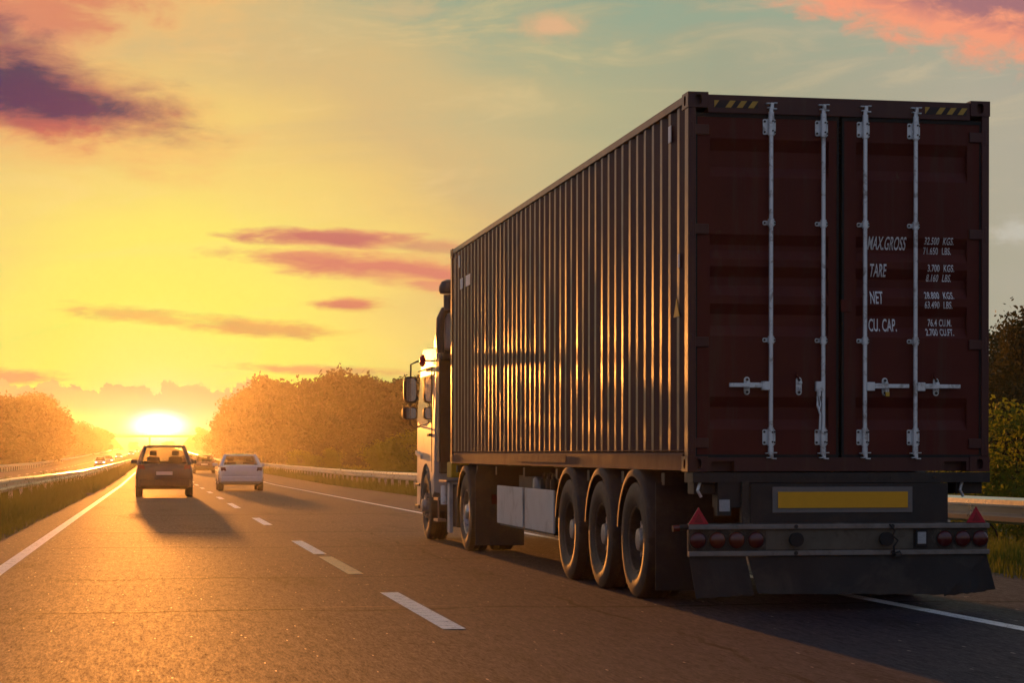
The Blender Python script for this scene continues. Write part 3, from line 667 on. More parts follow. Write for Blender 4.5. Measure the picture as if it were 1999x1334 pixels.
# right edge: dark tree and the golden bush behind the guardrail
nt = make_tree('broadleaf_tree', 'dark tree at the right edge of the picture behind the container', 'tree', 31, 5.3, 2.1, 42000, 0.125, LEAFDARK, .02, 46)
x, y = at(1985, 62); nt.location = (x, y, gz(x, y)); nt['group'] = RG
nt2 = copy_tree(nt); x, y = at(1915, 74); nt2.location = (x, y, gz(x, y)); nt2.rotation_euler = (0, 0, 2.0); nt2.scale = (.95, .95, .93)
nt2['label'] = 'dark tree mostly hidden by the container, left of the one at the right edge'
nt3 = copy_tree(nt); x, y = at(2080, 55); nt3.location = (x, y, gz(x, y)); nt3.rotation_euler = (0, 0, 4.0)
nt3['label'] = 'dark tree just outside the right edge of the picture'
BG = 'bushes behind the right guardrail'
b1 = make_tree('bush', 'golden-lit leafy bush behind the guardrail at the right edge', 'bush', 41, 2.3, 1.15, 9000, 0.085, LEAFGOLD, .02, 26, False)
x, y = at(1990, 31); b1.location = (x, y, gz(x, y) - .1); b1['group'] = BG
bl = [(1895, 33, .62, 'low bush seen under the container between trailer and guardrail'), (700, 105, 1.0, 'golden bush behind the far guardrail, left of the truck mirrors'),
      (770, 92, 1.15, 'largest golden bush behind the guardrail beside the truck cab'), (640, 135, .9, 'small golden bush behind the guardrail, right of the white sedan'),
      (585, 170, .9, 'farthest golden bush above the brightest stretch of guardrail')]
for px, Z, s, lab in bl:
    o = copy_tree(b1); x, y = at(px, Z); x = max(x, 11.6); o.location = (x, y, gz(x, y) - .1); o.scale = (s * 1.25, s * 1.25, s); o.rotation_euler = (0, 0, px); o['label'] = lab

# ------------------------------------------------------------------ overpass
by = 1000.0; zb = zr(by)
for nm, xa, xb in (('left_embankment', -160, -14.5), ('right_embankment', 11.0, 170)):
    m = MB(); toe = 9.0; tp_ = 13.6
    if xa < 0: sec = [(xa, tp_), (xb - 6, tp_), (xb, zb - .5), (xa, zb - .5)]
    else: sec = [(xa + 6, tp_), (xb, tp_), (xb, zb - .5), (xa, zb - .5)]
    A = [m.b.verts.new((p[0], by - (4 if p[1] > 12 else 16), p[1])) for p in sec]
    B = [m.b.verts.new((p[0], by + (13 if p[1] > 12 else 26), p[1])) for p in sec]
    for i in range(4): m.b.faces.new((A[i], A[(i + 1) % 4], B[(i + 1) % 4], B[i]))
    m.b.faces.new(A[::-1]); m.b.faces.new(B)
    tag(m.build(nm, SOIL), kind='structure')
ob = thing('overpass_bridge', 'flat concrete overpass crossing the motorway below the setting sun', 'bridge', (0, by, 0))
MB().box(-26, 23, 0, 9, 13.1, 14.2).build('deck', CONCRETE, ob)
m = MB(); m.box(-26, 23, -.12, -.04, 15.1, 15.2)
for i in range(25): m.box(-26 + i * 2.0, -25.92 + i * 2.0, -.12, -.04, 14.2, 15.1)
m.box(-26, 23, -.1, -.06, 14.6, 14.7); m.build('railing', GALVRAIL, ob)
for i in range(2):
    MB().cyl((-2.6, 2.5 + 4 * i, zb - .5), (-2.6, 2.5 + 4 * i, 13.1), .45).build('pier', CONCRETE, ob, smooth=True)

# ================================================================== TRUCK
CORNER = (4.003, 14.881); DELTA = 0.00398; PITCH = 0.00426; CZ = 1.077
trailer = thing('container_trailer', 'black three-axle semi-trailer carrying the maroon container, with dirty lamp board and mudflaps', 'trailer', (CORNER[0], CORNER[1], 0), (PITCH, 0, DELTA))
cont = thing('shipping_container', 'maroon corrugated forty-foot shipping container with weight markings on its doors', 'container', (CORNER[0], CORNER[1], CZ), (PITCH, 0, DELTA))
truck = thing('tractor_truck', 'white tractor unit with roof deflector pulling the maroon container', 'truck', (CORNER[0], CORNER[1], 0.0), (0, 0, DELTA))

Lc, Wc, Hc = 12.192, 2.438, 2.896
# --- corner castings with oval openings
def oval_plate(m, fr, w, h, cx, cy, ow, oh, depth):
    """rectangle 0..w x 0..h with an oval hole and a dark pocket behind; fr maps (a,b,d) -> xyz"""
    n = 32; inner, rect, deep = [], [], []
    for i in range(n):
        t = 2 * pi * i / n; c_, s_ = cos(t), sin(t)
        ex = abs(c_) ** .75 * (1 if c_ >= 0 else -1) * ow / 2; ey = abs(s_) ** .75 * (1 if s_ >= 0 else -1) * oh / 2
        inner.append(m.b.verts.new(fr(cx + ex, cy + ey, 0))); deep.append(m.b.verts.new(fr(cx + ex, cy + ey, depth)))
        k = 1e9
        if c_ > 1e-6: k = min(k, (w - cx) / c_)
        if c_ < -1e-6: k = min(k, -cx / c_)
        if s_ > 1e-6: k = min(k, (h - cy) / s_)
        if s_ < -1e-6: k = min(k, -cy / s_)
        rect.append((cx + c_ * k, cy + s_ * k))
    corners = [(w, h), (0, h), (0, 0), (w, 0)]
    for q in corners:                                # snap nearest ray to each corner
        i = min(range(n), key=lambda j: (rect[j][0] - q[0]) ** 2 + (rect[j][1] - q[1]) ** 2); rect[i] = q
    R = [m.b.verts.new(fr(a, b, 0)) for a, b in rect]
    for i in range(n):
        j = (i + 1) % n
        m.b.faces.new((R[i], R[j], inner[j], inner[i])); m.b.faces.new((inner[i], inner[j], deep[j], deep[i]))
    m.b.faces.new(deep)
def casting(left, rear, top):
    w, d, h = 0.162, 0.178, 0.118; e = 0.004
    z0 = Hc - h + e if top else -e
    m = MB()
    X = (lambda a: -e + a) if left else (lambda a: Wc + e - a)
    Yr = (lambda a: -e + a) if rear else (lambda a: Lc + e - a)
    oval_plate(m, lambda a, b, t: (X(a), Yr(t), z0 + b), w, h, .082, .059, .058, .082, .05)       # end face
    oval_plate(m, lambda a, b, t: (X(t), Yr(a), z0 + b), d, h, .092, .059, .058, .078, .05)       # side face
    for zz in (z0, z0 + h): m.face([(X(0), Yr(0), zz), (X(w), Yr(0), zz), (X(w), Yr(d), zz), (X(0), Yr(d), zz)])
    m.face([(X(w), Yr(0), z0), (X(w), Yr(d), z0), (X(w), Yr(d), z0 + h), (X(w), Yr(0), z0 + h)])
    m.face([(X(0), Yr(d), z0), (X(w), Yr(d), z0), (X(w), Yr(d), z0 + h), (X(0), Yr(d), z0 + h)])
    bmesh.ops.remove_doubles(m.b, verts=m.b.verts[:], dist=0.0004)
    return m.build('corner_casting', MAROON, cont)
for l_ in (1, 0):
    for r_ in (1, 0):
        for t_ in (1, 0): casting(l_, r_, t_)
# --- frame
for (x0, x1) in ((0.0, 0.062), (Wc - 0.062, Wc)):
    MB().box(x0, x1, 0.0, 0.105, 0.114, Hc - 0.114).build('corner_post', MAROON, cont, bevel=.006)
for (x0, x1) in ((0.0, 0.1), (Wc - 0.1, Wc)):
    MB().box(x0, x1, Lc - 0.12, Lc, 0.114, Hc - 0.114).build('corner_post', MAROON, cont, bevel=.006)
MB().box(.158, Wc - .158, 0.004, .11, 2.745, Hc - 0.012).build('door_header', MAROON, cont, bevel=.004)
m = MB(); s0, s1 = .185, .370
for (a, b) in ((.158, s0), (s1, Wc - s1), (Wc - s0, Wc - .158)): m.box(a, b, 0.004, .12, 0.0, .106)
for (a, b) in ((s0, s1), (Wc - s1, Wc - s0)): m.box(a, b, 0.004, .12, .075, .106); m.box(a, b, .09, .12, 0, .075)
m.build('door_sill', MAROON, cont)
for sx in (0, 1):
    X = (lambda a: a) if sx == 0 else (lambda a: Wc - a)
    m = MB(); m.prism([(X(0.004), Hc - .065), (X(0.06), Hc - .065), (X(0.06), Hc - .004), (X(0.004), Hc - .004)], 'y', .174, Lc - .174)
    m.build('top_rail', MAROON, cont, bevel=.003)
    m = MB(); m.prism([(X(0.050), .165), (X(0.012), .160), (X(0.012), .155), (X(0.030), .148), (X(0.006), .128), (X(0.003), .020), (X(-0.004), .014), (X(-0.004), .004), (X(.05), .004)], 'y', .174, Lc - .174)
    if sx == 0: m.box(-.0015, .004, 4.55, 7.3, .045, .118)
    m.build('bottom_rail', RAILPAINT, cont)
# --- corrugated walls
def corr(y0, y1, pitch=.278, of=.070, sl=.068, inn=.072, d=.036):
    out = [(y0, 0.0)]; y = y0 + 0.03
    while y + pitch < y1:
        out += [(y, 0.0), (y + sl, d), (y + sl + inn, d), (y + 2 * sl + inn, 0.0)]; y += pitch
    out.append((y1, 0.0)); return out
for sx in (0, 1):
    prof = corr(.095, Lc - .11, .268, .068, .066, .068); m = MB(); nz = 16; rg = np.random.default_rng(3)
    z0, z1 = .15, Hc - .06; cols = []
    ph = rg.uniform(0, 6.28, len(prof)); am = rg.uniform(.0, .0014, len(prof))
    for i, (y, d) in enumerate(prof):
        col = []
        for k in range(nz + 1):
            z = z0 + (z1 - z0) * k / nz
            dd = 0.018 + d + am[i] * sin(z * 2.1 + ph[i]) * (1 if 0 < k < nz else 0)
            yy = y + .0012 * sin(z * 3.0 + ph[i] * 2)
            col.append(m.b.verts.new((dd if sx == 0 else Wc - dd, yy, z)))
        cols.append(col)
    for a, b in zip(cols, cols[1:]):
        for k in range(nz): m.b.faces.new((a[k], b[k], b[k + 1], a[k + 1]))
    m.build('side_wall', MAROON, cont, smooth=True, sharp=20)
m = MB(); prof = corr(.17, Lc - .17)
for (y, d), (y2, d2) in zip(prof, prof[1:]):
    m.face([(.06, y, Hc - .02 - d * .5), (Wc - .06, y, Hc - .02 - d * .5), (Wc - .06, y2, Hc - .02 - d2 * .5), (.06, y2, Hc - .02 - d2 * .5)])
m.build('roof', MAROON, cont)
m = MB(); m.box(.1, Wc - .1, Lc - .10, Lc - .06, .0, Hc - .01); m.build('front_wall', MAROON, cont)
m = MB(); m.box(.05, Wc - .05, .12, Lc - .11, .12, .145); m.build('floor', CHASSIS, cont)
# --- doors
DV = 0.022                                      # door plane, set in from the posts
DEP = 0.036
BR = [(2.690, 0), (2.553, 0), (2.463, 1), (2.34, 1), (2.26, 0), (1.82, 0), (1.741, 1), (1.70, 1), (1.63, 0), (1.573, 0), (1.494, 1), (1.43, 1), (1.35, 0),
      (1.286, 0), (1.208, 1), (1.12, 1), (1.04, 0), (.572, 0), (.493, 1), (.40, 1), (.32, 0), (.150, 0)]
def pdepth(z):
    return float(np.interp(z, [b[0] for b in BR][::-1], [b[1] * DEP for b in BR][::-1]))
def tint(o, lab): o['label'] = lab; return o
def door(u0, u1, p0, p1, label):
    d = MB(); b = d
    zt, zbm = 2.728, .122
    b.box(u0, p0, DV, DV + .05, zbm, zt); b.box(p1, u1, DV, DV + .05, zbm, zt)
    b.box(p0, p1, DV, DV + .05, 2.690, zt); b.box(p0, p1, DV, DV + .05, zbm, .150)
    for (za, da), (zb_, db) in zip(BR, BR[1:]):
        ya, yb = DV + da * DEP, DV + db * DEP
        b.face([(p0, ya, za), (p1, ya, za), (p1, yb, zb_), (p0, yb, zb_)])
    return d.build('door', DOORPAINT, cont)
doorL = door(.070, 1.196, .178, 1.128, None); doorR = door(1.246, 2.368, 1.348, 2.262, None)
for dr, (a, b) in ((doorL, (.058, 1.208)), (doorR, (1.234, 2.380))):
    m = MB(); g = .018
    for (x0, x1, z0, z1) in ((a, b, 2.715, 2.745), (a, b, .104, .128), (a, a + g, .128, 2.715), (b - g, b, .128, 2.715)):
        m.box(x0, x1, DV - .006, DV + .03, z0, z1)
    m.build('rubber_seal', BLACKRUB, dr)
    hx = (.030, .165) if dr is doorL else (2.408, 2.275); sgn = 1 if dr is doorL else -1
    for zc in (2.615, 1.855, .99, .215):
        m = MB(); lo, hi = min(hx), max(hx)
        m.box(lo, hi, DV - .018, DV + .002, zc - .038, zc + .038); m.cyl((hx[0], DV - .012, zc - .06), (hx[0], DV - .012, zc + .06), .016, seg=10)
        m.build('hinge', MAROON, dr, bevel=.004)
RODS = (.652, 1.072, 1.410, 1.822)
RV = DV - .040
for i, u in enumerate(RODS):
    dr = doorL if i < 2 else doorR
    m = MB(); m.cyl((u, RV, .125), (u, RV, 2.79), .0165, seg=16)
    for z in (2.74, .165): m.cyl((u, RV, z - .02), (u, RV, z + .02), .022, seg=14)
    m.build('lock_rod', GALV, dr, smooth=True)
    for zt, s in ((2.80, 1), (.112, -1)):       # cam and its keeper
        m = MB(); m.box(u - .030, u + .012, RV - .012, RV + .018, zt - .012, zt - .004); m.box(u - .006, u + .018, RV - .014, RV + .012, zt - .01, zt + .03)
        m.box(u - .038, u + .004, RV - .006, RV + .03, zt + .022, zt + .030); m.box(u + .022, u + .05, RV - .006, RV + .03, zt + .026, zt + .034)
        m.box(u + .008, u + .045, RV - .01, RV + .03, zt - .02, zt - .010)
        m.build('rod_cam', GALV, dr, bevel=.002)
    for zc, big in ((2.650, 1), (.262, 1), (1.911, 0), (1.010, 0)):
        h = .060 if big else .017
        m = MB()
        def plate(x0, x1):
            m.prism([(x0 + .008, zc - h), (x1 - .008, zc - h), (x1, zc - h + .008), (x1, zc + h - .008), (x1 - .008, zc + h), (x0 + .008, zc + h), (x0, zc + h - .008), (x0, zc - h + .008)], 'y', DV - .009, DV - .001)
        plate(u - .056, u - .020); plate(u + .018, u + .046)
        m.cyl((u, RV, zc - h - .012), (u, RV, zc + h + .012), .0235, seg=16)
        m.box(u - .0235, u + .0235, RV, DV - .001, zc - h, zc + h)
        o = m.build('rod_bracket', GALV, dr, smooth=True, sharp=30)
        m = MB()
        for (bu) in (u - .043, u + .036):
            for bz in ((zc - h * .68, zc + h * .68) if big else (zc,)):
                m.cyl((bu, DV - .018, bz), (bu, DV - .008, bz), .0085, seg=8)
        for bz in ((zc - h * .62, zc + h * .62) if big else ()):
            m.cyl((u + .006, RV - .028, bz), (u + .006, RV - .0, bz), .007, seg=8)
        m.build('bracket_bolts', CHASSIS, dr)
HZ_ = .656
def handle(i, length, sgn):
    dr = doorL if i < 2 else doorR; u = RODS[i]; m = MB()
    m.box(min(u + sgn * .012, u + sgn * .075), max(u + sgn * .012, u + sgn * .075), RV - .022, RV + .016, HZ_ - .034, HZ_ + .034)
    e = u + sgn * length; k = u + sgn * (.075 + length * .30)
    for (a, b, h, t) in ((u + sgn * .075, k, .020, .012), (k, e, .016, .016)):
        m.box(min(a, b), max(a, b), RV - .02, RV - .02 + t, HZ_ - h + .004, HZ_ + h + .004)
    m.build('handle', GALV, dr, bevel=.004)
handle(0, .335, -1); handle(2, .355, 1); handle(3, .365, 1)
m = MB(); u = RODS[1]                             # the second handle hangs down, tied with a strap
m.box(u - .062, u - .010, RV - .022, RV + .016, HZ_ - .04, HZ_ + .036)
m.box(u - .056, u - .026, RV - .022, RV - .008, HZ_ - .08, HZ_ - .04)
m.tube([(u - .05, RV - .01, HZ_ - .08), (u - .052, RV - .018, HZ_ - .15), (u - .030, RV - .02, HZ_ - .22), (u - .034, RV - .018, HZ_ - .34)], .009, 8)
m.tube([(u - .036, RV - .01, HZ_ - .08), (u - .028, RV - .018, HZ_ - .14), (u - .040, RV - .02, HZ_ - .20)], .006, 8)
m.build('handle', GALV, doorL, bevel=.002)
for (u, dr) in ((.470, doorL), (.886, doorL), (1.583, doorR), (2.003, doorR)):
    m = MB(); w, h = .023, .070; pts = []
    for k in range(9): t = pi * k / 8; pts.append((u + w * cos(t), HZ_ + h - w + w * sin(t)))
    for k in range(9): t = pi + pi * k / 8; pts.append((u + w * cos(t), HZ_ - h + w + w * sin(t)))
    m.prism(pts, 'y', DV - .012, DV - .002)
    m.box(u - .012, u - .004, DV - .045, DV - .012, HZ_ - .028, HZ_ - .004); m.box(u + .004, u + .012, DV - .045, DV - .012, HZ_ - .028, HZ_ - .004)
    m.box(u - .014, u + .014, DV - .052, DV - .012, HZ_ + .018, HZ_ + .034)
    m.build('handle_catch', GALV, dr, bevel=.002)
    m = MB()
    for z in (HZ_ + .048, HZ_ - .048): m.cyl((u, DV - .022, z), (u, DV - .011, z), .011, seg=10)
    m.build('catch_rivets', CHASSIS, dr)
    if u in (.886, 2.003):
        m = MB(); m.tube([(u - .005, DV - .02, HZ_ + .06), (u - .03, DV - .03, HZ_ + .085), (u - .022, DV - .03, HZ_ + .105)], .009, 8); m.build('catch_flap', DOORPAINT, dr)
m = MB(); m.box(1.225, 1.31, DV - .012, DV - .002, 1.235, 1.33); m.build('centre_keeper_plate', DOORPAINT, doorR, bevel=.003)
# --- lettering
def lettering(txt, u, z, h, wscale, align='LEFT', parent=None, mat=LETTER):
    cu = bpy.data.curves.new('lettering', 'FONT'); cu.body = txt; cu.size = h / 0.72; cu.align_x = align; cu.space_character = 1.06
    cu.offset = h * .022
    ob_ = bpy.data.objects.new('tmp', cu); COL.objects.link(ob_)
    dg = bpy.context.evaluated_depsgraph_get(); me = bpy.data.meshes.new_from_object(ob_.evaluated_get(dg))
    bpy.data.objects.remove(ob_); bm = bmesh.new(); bm.from_mesh(me); bpy.data.meshes.remove(me)
    for v in bm.verts: v.co = Vector((u + v.co.x * wscale, 0, z + v.co.y))
    for zz, _ in BR:
        bmesh.ops.bisect_plane(bm, geom=bm.verts[:] + bm.edges[:] + bm.faces[:], plane_co=(0, 0, zz), plane_no=(0, 0, 1), dist=1e-6)
    for v in bm.verts: v.co.y = DV + pdepth(v.co.z) - .0025
    me = bpy.data.meshes.new('lettering'); bm.to_mesh(me); bm.free(); me.materials.append(mat)
    o = bpy.data.objects.new('lettering', me); COL.objects.link(o); o.parent = parent or doorR
    return o
zt = 1.728
for k, (a, l1, r1, l2, r2_) in enumerate((('MAX.GROSS', '32.500', 'KGS.', '71.650', 'LBS.'), ('TARE', '3.700', 'KGS.', '8.160', 'LBS.'),
                                    ('NET', '28.800', 'KGS.', '63.490', 'LBS.'), ('CU. CAP.', '76.4', 'CU.M.', '2.700', 'CU.FT.'))):
    z = zt - .2125 * k
    lettering(a, 1.452 + (.012 if k else 0), z, .100, .395)
    for (n_, u_, zz) in ((l1, r1, z + .045), (l2, r2_, z - .030)):
        rt = 2.160
        lettering(n_, (2.035 if k < 3 else (2.028)), zz, .055, .56, 'RIGHT')
        lettering(u_, (2.066 if k < 3 else 2.044), zz, .055, .56 if k < 3 else .50)
# hazard stripes on the header
for x0 in (.205, 1.905):
    MB().box(x0, x0 + .345, 0.0005, .0045, 2.785, 2.842).build('hazard_band', HAZDARK, cont)
    for k in range(4):
        a = x0 + .006 + k * .09; s = .038; w = .045
        if k == 0: pts = [(x0, 2.787), (x0 + .002, 2.787), (x0 + .04, 2.840), (x0, 2.840)]
        else: pts = [(a - s * .5 + .01, 2.787), (a - s * .5 + .01 + w, 2.787), (a + s * .5 + .01 + w, 2.840), (a + s * .5 + .01, 2.840)]
        MB().prism(pts, 'y', -.002, .0008).build('hazard_stripe', HAZYEL, cont)
# plates and the warning triangle on the side wall, set against the back slopes of the corrugation
MB().box(.010, .016, .56, .64, 2.60, 2.73).build('white_plate', LETTER, cont)
MB().box(.010, .016, .30, .345, 1.585, 1.69).build('white_plate', LETTER, cont)
MB().prism([(.30, 1.205), (.47, 1.205), (.385, 1.345)], 'x', .010, .016).build('warning_triangle', HAZYEL, cont)
MB().box(.010, .016, 11.46, 11.56, 2.60, 2.76).build('white_plate', LETTER, cont)
MB().box(.010, .016, 11.20, 11.42, 2.30, 2.44).build('white_plate', LETTER, cont)
MB().box(.010, .016, 10.60, 10.95, 2.30, 2.44).build('white_plate', LETTER, cont)
# padlock
pl = thing('padlock', 'small brass padlock on the third door handle of the container', 'padlock', (0, 0, 0))
mw = Matrix.Translation((CORNER[0], CORNER[1], CZ)) @ Matrix.Rotation(DELTA, 4, 'Z') @ Matrix.Rotation(PITCH, 4, 'X')
pl.location = mw @ Vector((1.588, DV - .05, HZ_ - .055)); pl.rotation_euler = (PITCH, 0, DELTA)
MB().box(-.016, .016, -.010, .010, -.022, .014).build('lock_body', BRASS, pl, bevel=.003)
MB().tube([(-.010, 0, .012), (-.010, 0, .034), (-.005, 0, .044), (.005, 0, .044), (.010, 0, .034), (.010, 0, .012)], .004, 8).build('shackle', GALV, pl, smooth=True)

# ------------------------------------------------------------------ wheels
def tyre_prof(w, r):
    h = w / 2; ri = r * .57
    return [(-h * .80, ri), (-h * .98, ri + (r - ri) * .28), (-h, ri + (r - ri) * .55), (-h * .96, r * .93), (-h * .90, r * .975), (-h * .78, r * .995),
            (-h * .50, r), (-h * .48, r - .014), (-h * .42, r - .014), (-h * .40, r), (-h * .12, r), (-h * .10, r - .014), (h * .10, r - .014), (h * .12, r),
            (h * .40, r), (h * .42, r - .014), (h * .48, r - .014), (h * .50, r), (h * .78, r * .995), (h * .90, r * .975), (h * .96, r * .93), (h, ri + (r - ri) * .55),
            (h * .98, ri + (r - ri) * .28), (h * .80, ri)]
def wheel(parent, x, y, z, w, r, side_=-1, dish=.13, rim_mat=RIM, name='wheel', bolts=10, holes=True, hubr=.13):
    """side_: -1 outer face looks to -x.  hub mesh with tyre and rim as its children"""
    o_ = (0, 0, 0)
    fx = side_ * (w / 2)
    m = MB(); dc = fx - side_ * dish
    m.lathe(o_, [(dc + side_ * .0, hubr), (dc + side_ * .07 * r / .5, hubr * .96), (dc + side_ * .075 * r / .5, hubr * .78), (dc + side_ * .11 * r / .5, hubr * .70), (dc + side_ * .12 * r / .5, hubr * .3)], 20)
    for k in range(bolts):
        t = 2 * pi * (k + .5) / bolts; rb = r * .335
        m.cyl((dc - side_ * .005, rb * cos(t), rb * sin(t)), (dc + side_ * .060 * r / .5, rb * cos(t), rb * sin(t)), .024 * r / .5, seg=6)
    hub = m.build(name, HUBSTEEL if rim_mat is RIM else rim_mat, parent, smooth=True, sharp=30); hub.location = (x, y, z)
    MB().lathe(o_, tyre_prof(w, r), 48, close=True).build('tyre', TYRE, hub, smooth=True, sharp=35)
    m = MB(); seg = 40; ri = r * .575
    prof = [(fx * .80, ri + .004), (fx * .86, ri - .004), (fx * .80, ri - .022), (dc + side_ * .02, ri - .034), (dc, ri - .045), (dc, r * .44), (dc + side_ * .008, r * .40), (dc, r * .27), (dc + side_ * .0, hubr * .8)]
    rings = [[m.b.verts.new((px_, rr * cos(2 * pi * k / seg), rr * sin(2 * pi * k / seg))) for k in range(seg)] for px_, rr in prof]
    for qi, (a, b) in enumerate(zip(rings, rings[1:])):
        for k in range(seg):
            if holes and qi == 4 and k % 4 in (0, 1): continue
            j = (k + 1) % seg; m.b.faces.new((a[k], a[j], b[j], b[k]))
    back_ = [m.b.verts.new((dc - side_ * .06, (ri - .05) * cos(2 * pi * k / seg), (ri - .05) * sin(2 * pi * k / seg))) for k in range(seg)]
    m.b.faces.new(back_)
    bmesh.ops.solidify(m.b, geom=m.b.faces[:], thickness=.003)
    m.build('rim', rim_mat, hub, smooth=True, sharp=30)
    return hub
# --- trailer running gear
AX = (1.66, 2.97, 4.36)
GR = .0
for a in AX:
    zg = .492 - PITCH * a
    wheel(trailer, .155, a, zg, .36, .492, -1, .15)
    wheel(trailer, Wc - .155, a, zg, .36, .492, 1, .15)
    MB().cyl((.3, a, zg), (Wc - .3, a, zg), .07, seg=14).build('axle', CHASSIS, trailer, smooth=True)
def mudguard(parent, x0, x1, y, z, r_, a0, a1, mat, lip=True, th=.012, seg=22, name='mudguard'):
    m = MB(); rings = []
    for k in range(seg + 1):
        t = radians(a0 + (a1 - a0) * k / seg); c_, s_ = cos(t), sin(t)
        pts = [(x0 + .035, r_), (x0 + .012, r_ - .006), (x0, r_ - .03), (x0, r_ - .065), (x0 + .012, r_ - .065), (x0 + .012, r_ - .03), (x0 + .035, r_ - th), (x1, r_ - th), (x1, r_)]
        rings.append([(px_, y + c_ * rr, z + s_ * rr) for px_, rr in pts])
    m.loft(rings); return m.build(name, mat, parent, smooth=True, sharp=50)
for a in AX:
    for (x0, x1) in ((-.035, .46), (Wc + .035, Wc - .46)):
        mudguard(trailer, x0, x1, a, .50, .585, 8, 178, FENDER)
MB().prism([(.0, .10), (.0, .98), (.48, .98), (.48, .10)], 'y', .985, 1.0).build('mudflap', FLAP, trailer)
MB().prism([(Wc - .48, .10), (Wc - .48, .98), (Wc, .98), (Wc, .10)], 'y', .985, 1.0).build('mudflap', FLAP, trailer)
# --- chassis
for xb in (.72, 1.62):
    m = MB(); m.prism([(xb, .62), (xb + .10, .62), (xb + .10, .645), (xb + .06, .645), (xb + .06, 1.03), (xb + .10, 1.03), (xb + .10, 1.055), (xb, 1.055), (xb, 1.03), (xb + .04, 1.03), (xb + .04, .645), (xb, .645)], 'y', .06, 8.6)
    m.prism([(8.6, .62), (9.3, .86), (12.1, .86), (12.1, 1.055), (8.6, 1.055)], 'x', xb + .02, xb + .08)
    m.build('chassis_beam', CHASSIS, trailer)
for yb in (.9, 2.3, 3.7, 5.2, 7.0, 8.8, 10.2, 11.9):
    MB().box(.05, Wc - .05, yb, yb + .1, .955, 1.055).build('cross_member', CHASSIS, trailer)
m = MB(); m.box(.02, Wc - .02, -.06, .18, .99, 1.066)
for k in range(9): m.cyl((.56 + k * .175, -.068, 1.03), (.56 + k * .175, -.055, 1.03), .012, seg=8)
m.build('rear_cross_member', CHASSIS, trailer)
for xb in (.05, Wc - .27):
    MB().box(xb, xb + .22, .02, .2, .90, .99).build('twistlock_block', CHASSIS, trailer, bevel=.006)
    MB().tube([(xb + .04, -.01, .99), (xb + .02, -.02, .93), (xb + .05, -.01, .88)], .012).build('twistlock_lever', GALV, trailer)
o = MB().box(.475, 2.075, -.055, -.02, .640, .985).build('rear_panel', CHASSIS, trailer, bevel=.004)
MB().box(.40, .46, -.09, -.03, .66, 1.0).build('panel_bracket', LIGHTBOARD, trailer, bevel=.006)
MB().box(.22, .40, -.05, .1, .80, .99).build('side_bracket', CHASSIS, trailer)
pm = MB().box(.650, 1.780, -.066, -.0555, .757, .957).build('marker_plate', GREYTAPE, trailer, bevel=.004)
m = MB()
for k in range(9):                                   # ribbed amber sheet
    z0 = .795 + k * .0138; m.box(.693, 1.739, -.0725 - .0006 * (k % 2), -.0665, z0, z0 + .0138)
m.build('amber_sheet', AMBERPLATE, pm)
# --- lamp board
for z in (.655, .452):
    m = MB(); m.prism([(-.135, z - .018), (-.128, z - .022), (-.10, z - .022), (-.10, z + .018), (-.128, z + .018), (-.135, z + .012)], 'x', -.03, 2.385)
    m.build('bumper_strip', ALUSTRIP, trailer, bevel=.003)
    for u in (.815, 1.590):
        MB().cyl((u, -.142, z), (u, -.13, z), .016, seg=10).build('strip_bolt', CHASSIS, trailer)
MB().box(-.025, 2.38, -.105, -.06, .430, .680).build('lamp_board', LIGHTBOARD, trailer, bevel=.005)
def round_lamp(u, z, mat, r_=.063):
    m = MB(); m.cyl((u, -.118, z), (u, -.105, z), r_ + .006, seg=26)
    l = m.build('tail_lamp', CHASSIS, trailer, smooth=True, sharp=30)
    rings = []
    for k in range(6):
        t = k / 5 * pi / 2; rings.append([(u + r_ * cos(t) * cos(2 * pi * j / 26), -.118 - .03 * sin(t), z + r_ * cos(t) * sin(2 * pi * j / 26)) for j in range(26)])
    rings[-1] = [(u + .002 * cos(2 * pi * j / 26), -.148, z + .002 * sin(2 * pi * j / 26)) for j in range(26)]
    MB().loft(rings).build('lens', mat, l, smooth=True)
for u, mt in ((.047, REDLENS), (.200, AMBERLENS), (.352, AMBERLENS), (.505, REDLENS), (2.023, REDLENS), (2.172, REDLENS), (2.315, REDLENS)): round_lamp(u, .553, mt)
for u, w in ((.815, .075), (1.538, .07)):
    m = MB(); m.cyl((u, -.16, .555), (u, -.105, .555), .055, .05, seg=20); m.build('number_light', BLACKRUB, trailer, smooth=True, sharp=40)
m = MB()
m.box(.585, 1.765, -.110, -.1052, .478, .634)
m.build('worn_patch_plate', simple('worn_pale_plate', (0.13, 0.105, 0.075), .6, .1, .4, 7.0, .001, 40, (.05, .04, .03), .8), trailer)
MB().box(1.78, 1.88, -.125, -.105, .49, .625).build('lamp_housing', BLACKRUB, trailer, bevel=.004)
MB().box(1.797, 1.866, -.131, -.1255, .515, .607).build('reverse_lamp', WHITEREFLEX, trailer, bevel=.003)
MB().box(.215, .325, -.06, .02, .735, .87).build('lamp_housing', CHASSIS, trailer, bevel=.004)
MB().box(.228, .312, -.067, -.0605, .770, .860).build('reverse_lamp', WHITEREFLEX, trailer, bevel=.003)
MB().tube([(1.56, -.15, .67), (1.60, -.16, .62), (1.58, -.165, .58), (1.625, -.16, .545), (1.59, -.165, .50), (1.60, -.15, .44), (1.62, -.14, .42)], .007, 6).build('loose_cable', BLACKRUB, trailer, smooth=True)
MB().tube([(1.58, -.15, .44), (1.64, -.16, .46), (1.66, -.15, .43), (1.60, -.155, .42)], .008, 6).build('loose_cable', CHASSIS, trailer, smooth=True)
m = MB(); m.cyl((-.135, -.11, .645), (-.03, -.11, .655), .024, .022, seg=12); mk = m.build('side_marker', BLACKRUB, trailer, smooth=True, sharp=40)
